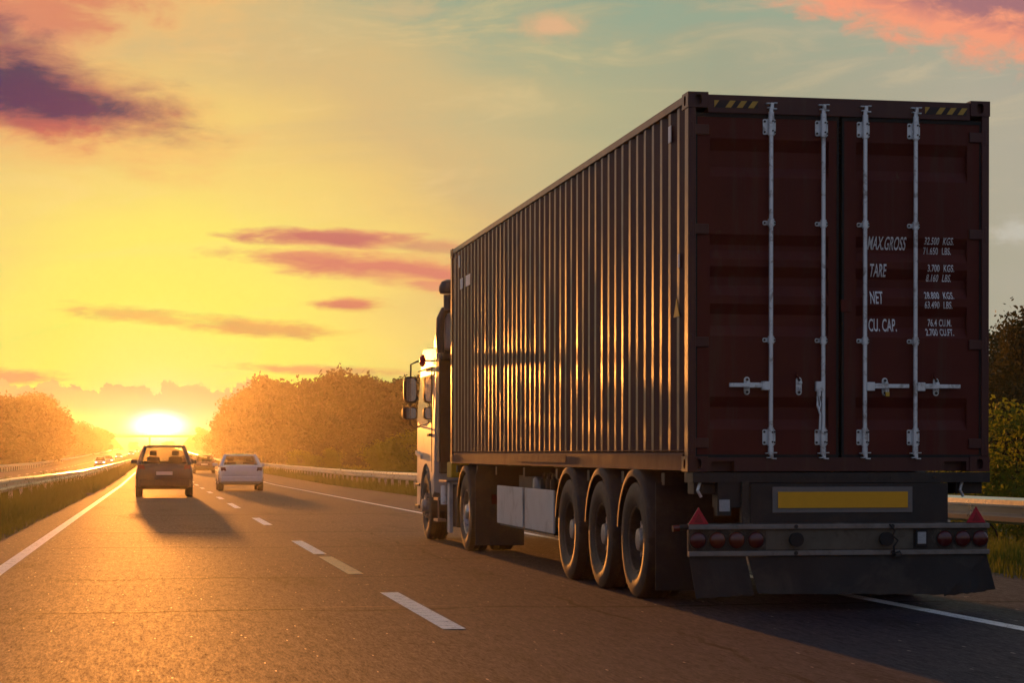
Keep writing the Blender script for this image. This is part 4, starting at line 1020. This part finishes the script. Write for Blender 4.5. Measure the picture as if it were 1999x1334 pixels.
m = MB(); m.cyl((-.150, -.11, .644), (-.1, -.11, .648), .027, .027, seg=14); m.build('lens', AMBERLENS, mk, smooth=True, sharp=40)
for u in (.050, 2.280):
    h, w = .128, .080; zb_ = .676
    m = MB(); m.prism([(u - w, zb_), (u + w, zb_), (u, zb_ + h)], 'y', -.12, -.11); tri = m.build('reflector_triangle', REDREFLEX, trailer, bevel=.002)
    m = MB(); m.prism([(u - w * .45, zb_ + .012), (u + w * .45, zb_ + .012), (u, zb_ + .085)], 'y', -.1225, -.1203); m.build('centre_panel', simple('deep_red_reflector', (.34, .008, .02), .4), tri)
# rubber skirt below the lamp board
def skirt(pts_top, pts_bot, nm, yb=-.10):
    n = 14; m = MB(); rg = random.Random(len(nm) + int(pts_top[0] * 100)); top, bot, mid = [], [], []
    for k in range(n + 1):
        f = k / n; ut = pts_top[0] + (pts_top[1] - pts_top[0]) * f; ub = pts_bot[0] + (pts_bot[1] - pts_bot[0]) * f
        zb_ = pts_bot[2] + (pts_bot[3] - pts_bot[2]) * f + rg.uniform(-.006, .006)
        wv = .014 * sin(f * 9 + rg.random())
        top.append((ut, yb, .428)); mid.append(((ut + ub) / 2, yb - .008 + wv * .6, (.428 + zb_) / 2)); bot.append((ub, yb + wv - .012, zb_))
    for rowa, rowb in ((top, mid), (mid, bot)):
        for k in range(n): m.face([rowa[k], rowa[k + 1], rowb[k + 1], rowb[k]])
    bmesh.ops.remove_doubles(m.b, verts=m.b.verts[:], dist=.0001)
    bmesh.ops.solidify(m.b, geom=m.b.faces[:], thickness=.008)
    return m.build('rubber_skirt', FLAP, trailer, smooth=True, sharp=50)
skirt((-.02, .425), (.035, .490, .112, .135), 'a'); skirt((.438, 2.37), (.520, 2.04, .148, .118), 'bb', -.104)
skirt((1.9, 2.375), (2.03, 2.445, .105, .150), 'ccc', -.09)
# --- side: two pale panels, gas-bottle shaped air tank and valves behind them
for (a, b) in ((5.405, 7.00), (7.12, 8.78)):
    MB().box(.048, .070, a, b, .385, .832).build('side_panel', BOXWHITE, trailer, bevel=.006)
m = MB(); m.box(.072, .60, 5.5, 8.7, .36, .40); m.box(.3, .36, 5.5, 8.7, .40, .95); m.build('panel_carrier', CHASSIS, trailer)
m = MB(); m.tube([(.30, 7.30, .80), (.30, 7.30, .92), (.30, 7.30, .97), (.30, 7.30, 1.02), (.30, 7.30, 1.045)], [.105, .10, .06, .03, .03], 16); m.build('air_bottle', simple('steel_bottle', (.30, .28, .27), .35, .7, .2, 8, 0, 40, (.06, .05, .04), .5), trailer, smooth=True)
for yv in (6.9, 6.6, 6.35, 5.9):
    m = MB(); m.cyl((.25, yv, .80), (.25, yv, .93), .045, seg=12); m.cyl((.25, yv, .93), (.25, yv, .99), .025, seg=10); m.tube([(.25, yv, .96), (.24, yv - .08, 1.0), (.3, yv - .15, .98)], .012, 6)
    m.build('valve', CHASSIS, trailer, smooth=True)
MB().box(.55, .80, 9.0, 9.2, .3, .9).build('landing_leg', CHASSIS, trailer)
MB().box(1.64, 1.89, 9.0, 9.2, .3, .9).build('landing_leg', CHASSIS, trailer)
m = MB(); m.cyl((.45, 6.4, .45), (2.0, 6.4, .45), .14, seg=16); m.build('air_tank', CHASSIS, trailer, smooth=True)

# ------------------------------------------------------------------ tractor unit
FA, DA = 14.62, 10.88
for (x, sd_) in ((.15, -1), (Wc - .15, 1)):
    wheel(truck, x, FA, .50, .30, .50, sd_, .05, RIM)
for (x, sd_) in ((.13, -1), (Wc - .13, 1)): wheel(truck, x, DA, .50, .275, .50, sd_, .12, ALURIM)
for (x, sd_) in ((.46, -1), (Wc - .46, 1)): wheel(truck, x, DA, .50, .275, .50, sd_, .12, RIM)
MB().cyl((.3, FA, .5), (Wc - .3, FA, .5), .06).build('axle', CHASSIS, truck, smooth=True)
MB().cyl((.3, DA, .5), (Wc - .3, DA, .5), .1).build('axle', CHASSIS, truck, smooth=True)
for xb in (.80, 1.56): MB().box(xb, xb + .08, 9.9, 15.9, .70, .97).build('frame_rail', CHASSIS, truck)
MB().box(.75, 1.7, 10.3, 11.5, .97, 1.05).build('fifth_wheel', CHASSIS, truck)
# cab
cx = 1.219
def cab_outline():
    p = [(13.75, .98), (13.75, 2.72), (13.82, 2.80), (15.15, 2.86), (15.35, 2.78), (15.86, 1.85), (15.93, 1.62), (15.98, 1.0), (15.98, .42), (15.30, .42)]
    for k in range(9):
        t = radians(10 + 155 * k / 8); p.append((FA + .64 * cos(t), .50 + .62 * sin(t)))
    p.append((13.95, .62)); p.append((13.75, .70)); return p
m = MB(); ol = cab_outline(); rings = []
for (f, ins) in ((0, 0.06), (.03, 0.0), (.97, 0.0), (1.0, 0.06)):
    ring = []
    for (yy, zz) in ol:
        taper = .035 * max(0, (zz - 1.7) / 1.1) + .05 * max(0, (yy - 15.3) / .7)
        half = 1.222 - taper; x = cx + (2 * f - 1) * half
        yi = yy + (14.8 - yy) * ins * .25; zi = zz + (1.6 - zz) * ins * .3
        ring.append((x, yi, zi))
    rings.append(ring)
m.loft(rings); cab = m.build('cab', CABWHITE, truck, smooth=True, sharp=32)
MB().box(.06, 2.38, 13.70, 13.748, .98, 2.70).build('cab_back_panel', CABGREY, truck, bevel=.03, segs=3)
o = MB().prism([(14.12, 1.72), (15.28, 1.70), (15.62, 1.78), (15.24, 2.42), (14.12, 2.42)], 'x', .000, .012); o.build('side_window', DARKGLASS, cab)
m = MB(); m.prism([(14.02, 1.0), (14.03, 1.0), (14.03, 2.52), (14.02, 2.52)], 'x', -.006, .01); m.prism([(14.02, 2.51), (15.24, 2.51), (15.24, 2.53), (14.02, 2.53)], 'x', -.004, .02); m.build('door_gap', CARTRIM, cab)
MB().box(-.030, .0, 14.12, 14.32, 1.52, 1.56).build('door_handle', CARTRIM, cab, bevel=.006)
MB().prism([(15.1, 1.25), (15.7, 1.32), (15.7, 1.26), (15.1, 1.19)], 'x', -.02, .02).build('door_trim', CABWHITE, cab, bevel=.006)
m = MB()
m.box(-.02, .3, 15.30, 15.75, .44, .50); m.box(-.02, .3, 15.30, 15.70, .78, .82); m.build('step', CARTRIM, truck, bevel=.006)
mudguard(truck, -.015, .40, FA, .50, .60, 96, 188, CARTRIM, name='front_mudguard')
mudguard(truck, Wc + .015, Wc - .40, FA, .50, .60, 96, 188, CARTRIM, name='front_mudguard')
# roof deflector and side deflector
rings = []
for (yy, zz, hw) in ((15.25, 2.83, .98), (14.9, 3.02, 1.06), (14.4, 3.24, 1.09), (13.95, 3.36, 1.10), (13.78, 3.38, 1.10)):
    rings.append([(cx - hw, yy, 2.80), (cx - hw, yy, 2.80 + (zz - 2.8) * .7), (cx - hw + .10, yy, zz), (cx + hw - .10, yy, zz), (cx + hw, yy, 2.80 + (zz - 2.8) * .7), (cx + hw, yy, 2.80)])
MB().loft(rings).build('roof_deflector', CABWHITE, truck, smooth=True, sharp=45)
for s_ in (0, 1):
    x0 = .02 if s_ == 0 else Wc - .05
    MB().box(x0, x0 + .03, 13.42, 13.69, 1.15, 2.62).build('side_deflector', DUCT, truck, bevel=.01)
# air intake snorkel and duct behind the cab
m = MB(); m.tube([(.16, 13.42, 3.30), (.16, 13.42, 3.52)], .075, 14); sn = m.build('air_intake', CABGREY, truck, smooth=True, sharp=40)
m = MB(); m.lathe((0, 0, 0), [(-.10, .135), (-.06, .15), (.0, .145), (.07, .11), (.10, .04)], 20)
cp = m.build('intake_cap', DUCT, sn, smooth=True); cp.location = (.165, 13.42, 3.64); cp.rotation_euler = (0, -pi / 2, 0)
m = MB(); m.tube([(.05, 13.45, 2.70), (.035, 13.45, 2.95), (.045, 13.45, 3.18), (.10, 13.45, 3.30), (.20, 13.45, 3.335), (.30, 13.45, 3.34)], [.055, .06, .06, .06, .06, .06], 12)
m.build('intake_duct', DUCT, truck, smooth=True)
MB().box(.10, .9, 13.46, 13.70, 2.74, 3.26).build('intake_housing', CABWHITE, truck, bevel=.05, segs=3)
MB().box(.07, 2.36, 13.55, 13.72, 2.60, 2.76).build('cab_back_top', CABGREY, truck, bevel=.06, segs=4)
# mirrors
def mirror_set(s_):
    X = (lambda u: u) if s_ == 0 else (lambda u: Wc - u)
    m = MB(); m.tube([(X(.10), 15.42, 2.70), (X(-.04), 15.36, 2.665), (X(-.135), 15.32, 2.62), (X(-.140), 15.32, 2.20), (X(-.150), 15.32, 1.85), (X(-.14), 15.34, 1.72), (X(-.07), 15.38, 1.665), (X(.06), 15.42, 1.70)], .014, 8)
    arm = m.build('mirror_arm', CARTRIM, truck, smooth=True)
    for (uc, zc, w, h) in ((-.150, 2.235, .105, .20), (-.160, 1.880, .115, .095)):
        ring = []
        n = 28
        def sup(t, a, b): 
            c_, q = cos(t), sin(t); e = .45
            return (a * abs(c_) ** e * (1 if c_ > 0 else -1), b * abs(q) ** e * (1 if q > 0 else -1))
        rings = []
        for (yy, k) in ((15.24, .90), (15.245, 1.0), (15.30, 1.0), (15.36, .86), (15.39, .55)):
            rings.append([(X(uc) + sup(2 * pi * j / n, w * k, h * k)[0], yy, zc + sup(2 * pi * j / n, w * k, h * k)[1]) for j in range(n)])
        hs = MB().loft(rings).build('mirror', CARTRIM, truck, smooth=True, sharp=60)
        m = MB(); pts = [(X(uc) + sup(2 * pi * j / n, w * .80, h * .86)[0], zc + sup(2 * pi * j / n, w * .80, h * .86)[1]) for j in range(n)]
        m.prism(pts, 'y', 15.232, 15.2395); m.build('mirror_glass', MIRROR, hs)
mirror_set(0); mirror_set(1)
m = MB(); m.tube([(-.035, 14.72, 2.56), (-.040, 14.72, 2.60), (-.040, 14.72, 2.69), (-.030, 14.72, 2.74)], [.02, .045, .045, .015], 12); m.build('red_marker', simple('bright_red_plastic', (.65, .02, .03), .3), truck, smooth=True)
# kit between cab and drive axle
for (a, b) in ((.07, .19), (.20, .325)):
    MB().box(a, b, 12.60, 13.0, .93, 1.145).build('yellow_case', YELLOWBOX, truck, bevel=.015)
m = MB(); m.box(-.02, .60, 12.45, 13.15, .865, .895); m.build('catwalk', ALUSTRIP, truck, bevel=.006)
MB().box(.035, .085, 12.52, 12.72, .17, .86).build('catwalk_support', BOXWHITE, truck, bevel=.006)
MB().box(.10, .60, 12.3, 13.1, .25, .83).build('battery_box', CARTRIM, truck, bevel=.02)
m = MB(); m.cyl((.05, 13.05, .55), (.05, 13.05, .82), .06, seg=14); m.build('air_dryer', GALV, truck, smooth=True, sharp=40)
m = MB(); m.box(-.02, .10, 13.25, 13.7, .30, .34); m.box(-.02, .10, 13.25, 13.7, .60, .64); m.box(-.02, 0.0, 13.25, 13.28, .3, .64); m.build('side_step', ALUSTRIP, truck, bevel=.004)
m = MB(); m.cyl((Wc - .45, 12.0, .55), (Wc - .45, 13.5, .55), .30, seg=20); m.build('fuel_tank', ALURIM, truck, smooth=True, sharp=40)
mudguard(truck, -.03, .62, DA, .50, .60, 20, 172, FENDER, name='rear_mudguard')
mudguard(truck, Wc + .03, Wc - .62, DA, .50, .60, 20, 172, FENDER, name='rear_mudguard')
for x0 in (-.02, Wc - .60):
    m = MB(); m.prism([(x0, .10), (x0 + .62, .10), (x0 + .62, 1.06), (x0 + .03, 1.06), (x0, .98)], 'y', 9.96, 9.99); m.build('mudflap', FENDER, truck, bevel=.004)
    tl_ = MB().box(x0 + .20, x0 + .60, 9.92, 9.958, .62, .74).build('tail_light', REDLENS, truck, bevel=.004)
# lettering-free air lines
for k in range(3):
    m = MB(); m.tube([(1.0 + .12 * k, 13.68, 2.0), (1.0 + .12 * k, 13.3, 1.45 - .1 * k), (1.05 + .1 * k, 12.7, 1.3), (1.1, 12.12, 1.5)], .014, 8); m.build('air_hose', simple('hose', ((.5, .05, .03), (.02, .02, .02), (.4, .3, .02))[k], .5), truck, smooth=True)

# ================================================================== CARS
def make_car(name, paint, Lg, Wd, Ht, belt, shape, lit=False):
    """rear bumper at y=0, nose at y=Lg"""
    t = thing(name, 'x', 'car'); w = Wd / 2
    if shape == 'suv': st = [(0, .50, .92, .90), (.04, .36, 1.02, .96), (.12, .30, belt, .985), (.9, .24, belt, 1), (2.4, .24, belt, 1), (3.1, .24, belt - .02, .99), (3.3, .24, belt - .06, .985), (4.2, .25, .92, .95), (4.5, .32, .80, .84), (Lg, .42, .62, .70)]
    elif shape == 'sedan': st = [(0, .46, .82, .86), (.05, .34, .98, .93), (.15, .28, 1.02, .965), (.75, .22, belt + .02, .99), (1.6, .20, belt, 1), (2.6, .20, belt - .02, 1), (3.15, .20, belt - .06, .985), (4.0, .22, .80, .94), (4.32, .30, .70, .84), (Lg, .40, .56, .70)]
    else: st = [(0, .46, .86, .88), (.05, .34, .96, .95), (.14, .28, belt, .975), (.8, .22, belt, 1), (2.0, .20, belt - .02, 1), (2.75, .20, belt - .06, .985), (3.6, .22, .80, .94), (3.9, .30, .68, .84), (Lg, .40, .56, .70)]
    rings = []
    for (y, zb_, ztp, k) in st:
        h = ztp - zb_
        half = [(.0, zb_), (w * k * .80, zb_), (w * k * .95, zb_ + h * .12), (w * k, zb_ + h * .42), (w * k * .985, zb_ + h * .70), (w * k * .93, zb_ + h * .92), (w * k * .86, ztp)]
        rings.append([(x, y, z) for x, z in half[1:]] + [(0, y, ztp + .02)] + [(-x, y, z) for x, z in half[1:][::-1]])
    MB().loft(rings).build('body', paint, t, smooth=True, sharp=38)
    if shape == 'suv': g = dict(b=(.14, 3.15), r=(.42, 2.35))
    elif shape == 'sedan': g = dict(b=(.72, 3.10), r=(1.40, 2.30))
    else: g = dict(b=(.14, 2.75), r=(.55, 1.95))
    (b0, b1), (r0, r1) = g['b'], g['r']; wb, wr = w * .87, w * .66
    zb_ = belt; zt_ = Ht - .05
    m = MB()                                         # roof and pillars
    m.loft([[(-wr, r0 - .06, zt_ - .03), (wr, r0 - .06, zt_ - .03), (wr * .9, r0 - .03, zt_ + .02), (-wr * .9, r0 - .03, zt_ + .02)],
            [(-wr * 1.02, r0 + .3, zt_ - .015), (wr * 1.02, r0 + .3, zt_ - .015), (wr * .86, r0 + .3, Ht), (-wr * .86, r0 + .3, Ht)],
            [(-wr * 1.02, r1 - .3, zt_ - .015), (wr * 1.02, r1 - .3, zt_ - .015), (wr * .86, r1 - .3, Ht), (-wr * .86, r1 - .3, Ht)],
            [(-wr, r1 + .05, zt_ - .03), (wr, r1 + .05, zt_ - .03), (wr * .9, r1 + .02, zt_ + .01), (-wr * .9, r1 + .02, zt_ + .01)]])
    m.build('roof', paint, t, smooth=True, sharp=30)
    for s_ in (-1, 1):
        for (ya, yb, rr) in ((b0, r0, .085), (b1, r1, .05), ((b0 + b1) * .5, (r0 + r1) * .5, .04)):
            m = MB(); m.tube([(s_ * wb, ya, zb_ - .03), (s_ * (wb * .48 + wr * .52), ya * .48 + yb * .52, zb_ * .48 + zt_ * .52), (s_ * wr, yb, zt_)], [rr, rr * .85, rr * .7], 8)
            m.build('pillar', paint, t, smooth=True)
    e = .02
    def pane(name_, pts): MB().face(pts); m_ = MB(); m_.face(pts); bmesh.ops.solidify(m_.b, geom=m_.b.faces[:], thickness=.006); return m_.build(name_, CARGLASS, t)
    pane('rear_window', [(-wb * .94, b0 + e, zb_), (wb * .94, b0 + e, zb_), (wr * .95, r0, zt_), (-wr * .95, r0, zt_)])
    pane('windscreen', [(-wb * .96, b1 - e, zb_), (wb * .96, b1 - e, zb_), (wr * .97, r1, zt_), (-wr * .97, r1, zt_)])
    for s_ in (-1, 1):
        pane('side_window', [(s_ * wb, b0 + .1, zb_), (s_ * wb, b1 - .1, zb_), (s_ * wr * 1.0, r1 - .03, zt_), (s_ * wr * 1.0, r0 + .03, zt_)])
    for s_ in (-1, 1):                               # front seat backs with head rests
        m = MB(); m.box(s_ * .36 - .22, s_ * .36 + .22, (b0 + b1) * .48, (b0 + b1) * .48 + .14, belt - .1, belt + (Ht - belt) * .38); m.box(s_ * .36 - .12, s_ * .36 + .12, (b0 + b1) * .48, (b0 + b1) * .48 + .1, belt + (Ht - belt) * .42, belt + (Ht - belt) * .70)
        m.build('seat', SEATCLOTH, t, bevel=.04, segs=3)
    MB().cyl((-wb * .92, b1 - .35, belt + .03), (wb * .92, b1 - .35, belt + .03), .07, seg=10).build('dashboard', CARTRIM, t, smooth=True)
    yw = (.82, Lg - .92); rw = .34 if shape == 'suv' else .315
    for y in yw:
        for s_ in (-1, 1): wheel(t, s_ * (w - .115), y, rw, .215, rw, s_, .05, RIM if paint is not CARWHITE else ALURIM, 'wheel', 5, False, .05)
    zt2 = .86 if shape != 'suv' else .98
    for s_ in (-1, 1):
        rr = [(s_ * w * .66, -.012 + .02, zt2 - .075), (s_ * w * .90, .03, zt2 - .07), (s_ * w * .905, .05, zt2 + .075), (s_ * w * .70, .005, zt2 + .07)]
        m = MB(); m.loft([[(x, y - .016, z) for x, y, z in rr], [(x, y + .06, z) for x, y, z in rr]]); m.build('tail_light', REDLENS, t, bevel=.008)
        m = MB(); m.box(min(s_ * w * .48, s_ * w * .82), max(s_ * w * .48, s_ * w * .82), Lg - .10, Lg - .02, .58, .70); m.build('headlight', HEADLAMP if lit else WHITEREFLEX, t, bevel=.02)
        m = MB(); m.box(min(s_ * (w * .93), s_ * (w + .16)), max(s_ * (w * .93), s_ * (w + .16)), b1 - .22, b1 - .10, belt + .0, belt + .14); m.build('wing_mirror', paint, t, bevel=.03, segs=3)
    MB().box(-.26, .26, -.014, .03, .66 if shape != 'suv' else .72, .77 if shape != 'suv' else .83).build('number_plate', PLATE, t)
    MB().loft([[(-w * .86, -.05, .36), (w * .86, -.05, .36), (w * .88, -.05, .56), (-w * .88, -.05, .56)], [(-w * .94, .22, .32), (w * .94, .22, .32), (w * .96, .2, .60), (-w * .96, .2, .60)]]).build('bumper', paint if shape == 'sedan' else CARTRIM, t, bevel=.03, segs=3)
    return t
MG = 'cars driving ahead on the motorway'; OG = 'oncoming cars on the opposite carriageway'
suv = make_car('suv_car', CARDARK, 4.62, 1.86, 1.70, 1.08, 'suv')
suv.location = (0.30, 66.0, zr(67)); tag(suv, 'large dark SUV straight ahead in the left lane, below the sun', 'car', MG)
sed = make_car('sedan_car', CARWHITE, 4.45, 1.78, 1.46, .96, 'sedan')
sed.location = (3.34, 79.5, zr(81)); tag(sed, 'white sedan in the right lane beside the guardrail', 'car', MG)
hat = make_car('hatchback_car', CARBROWN, 4.05, 1.75, 1.50, .96, 'hatch')
hat.location = (3.90, 163, zr(165)); tag(hat, 'small dark hatchback seen between the SUV and the white sedan', 'car', MG)
o = copy_tree(hat); o.location = (at(366, 235)[0], at(366, 235)[1], zr(235)); tag(o, 'far dark car mostly hidden between the SUV and the hatchback', 'car', MG)
onc = make_car('hatchback_car', CARSILVER, 4.05, 1.75, 1.48, .96, 'hatch', True)
for i, (px, Z, lab) in enumerate([(197, 300, 'nearest oncoming car, between the two left guardrails'), (213, 345, 'oncoming car with bright headlights right behind the nearest one'),
                                  (233, 450, 'third oncoming car, midway along the opposite lanes'), (257, 560, 'oncoming car near the overpass, left of the SUV roof'), (268, 700, 'farthest oncoming car, just before the overpass')]):
    o = onc if i == 0 else copy_tree(onc)
    x, y = at(px, Z); o.location = (x, y, zr(y) - OPP); o.rotation_euler = (0, 0, pi); tag(o, lab, 'car', OG)

# ------------------------------------------------------------------ air
m, N, p, co, out = material('thin_evening_haze')
N.n.remove(p)
pv = N.new('ShaderNodeVolumePrincipled'); pv.inputs['Color'].default_value = (0.97, 0.95, 0.92, 1); pv.inputs['Density'].default_value = HAZE_DENSITY
pv.inputs['Anisotropy'].default_value = HAZE_G; N.l.new(pv.outputs[0], out.inputs['Volume'])
hz = MB().box(-640, 640, -90, HAZE_END, -4, HAZE_TOP).build('haze', m); tag(hz, kind='stuff')
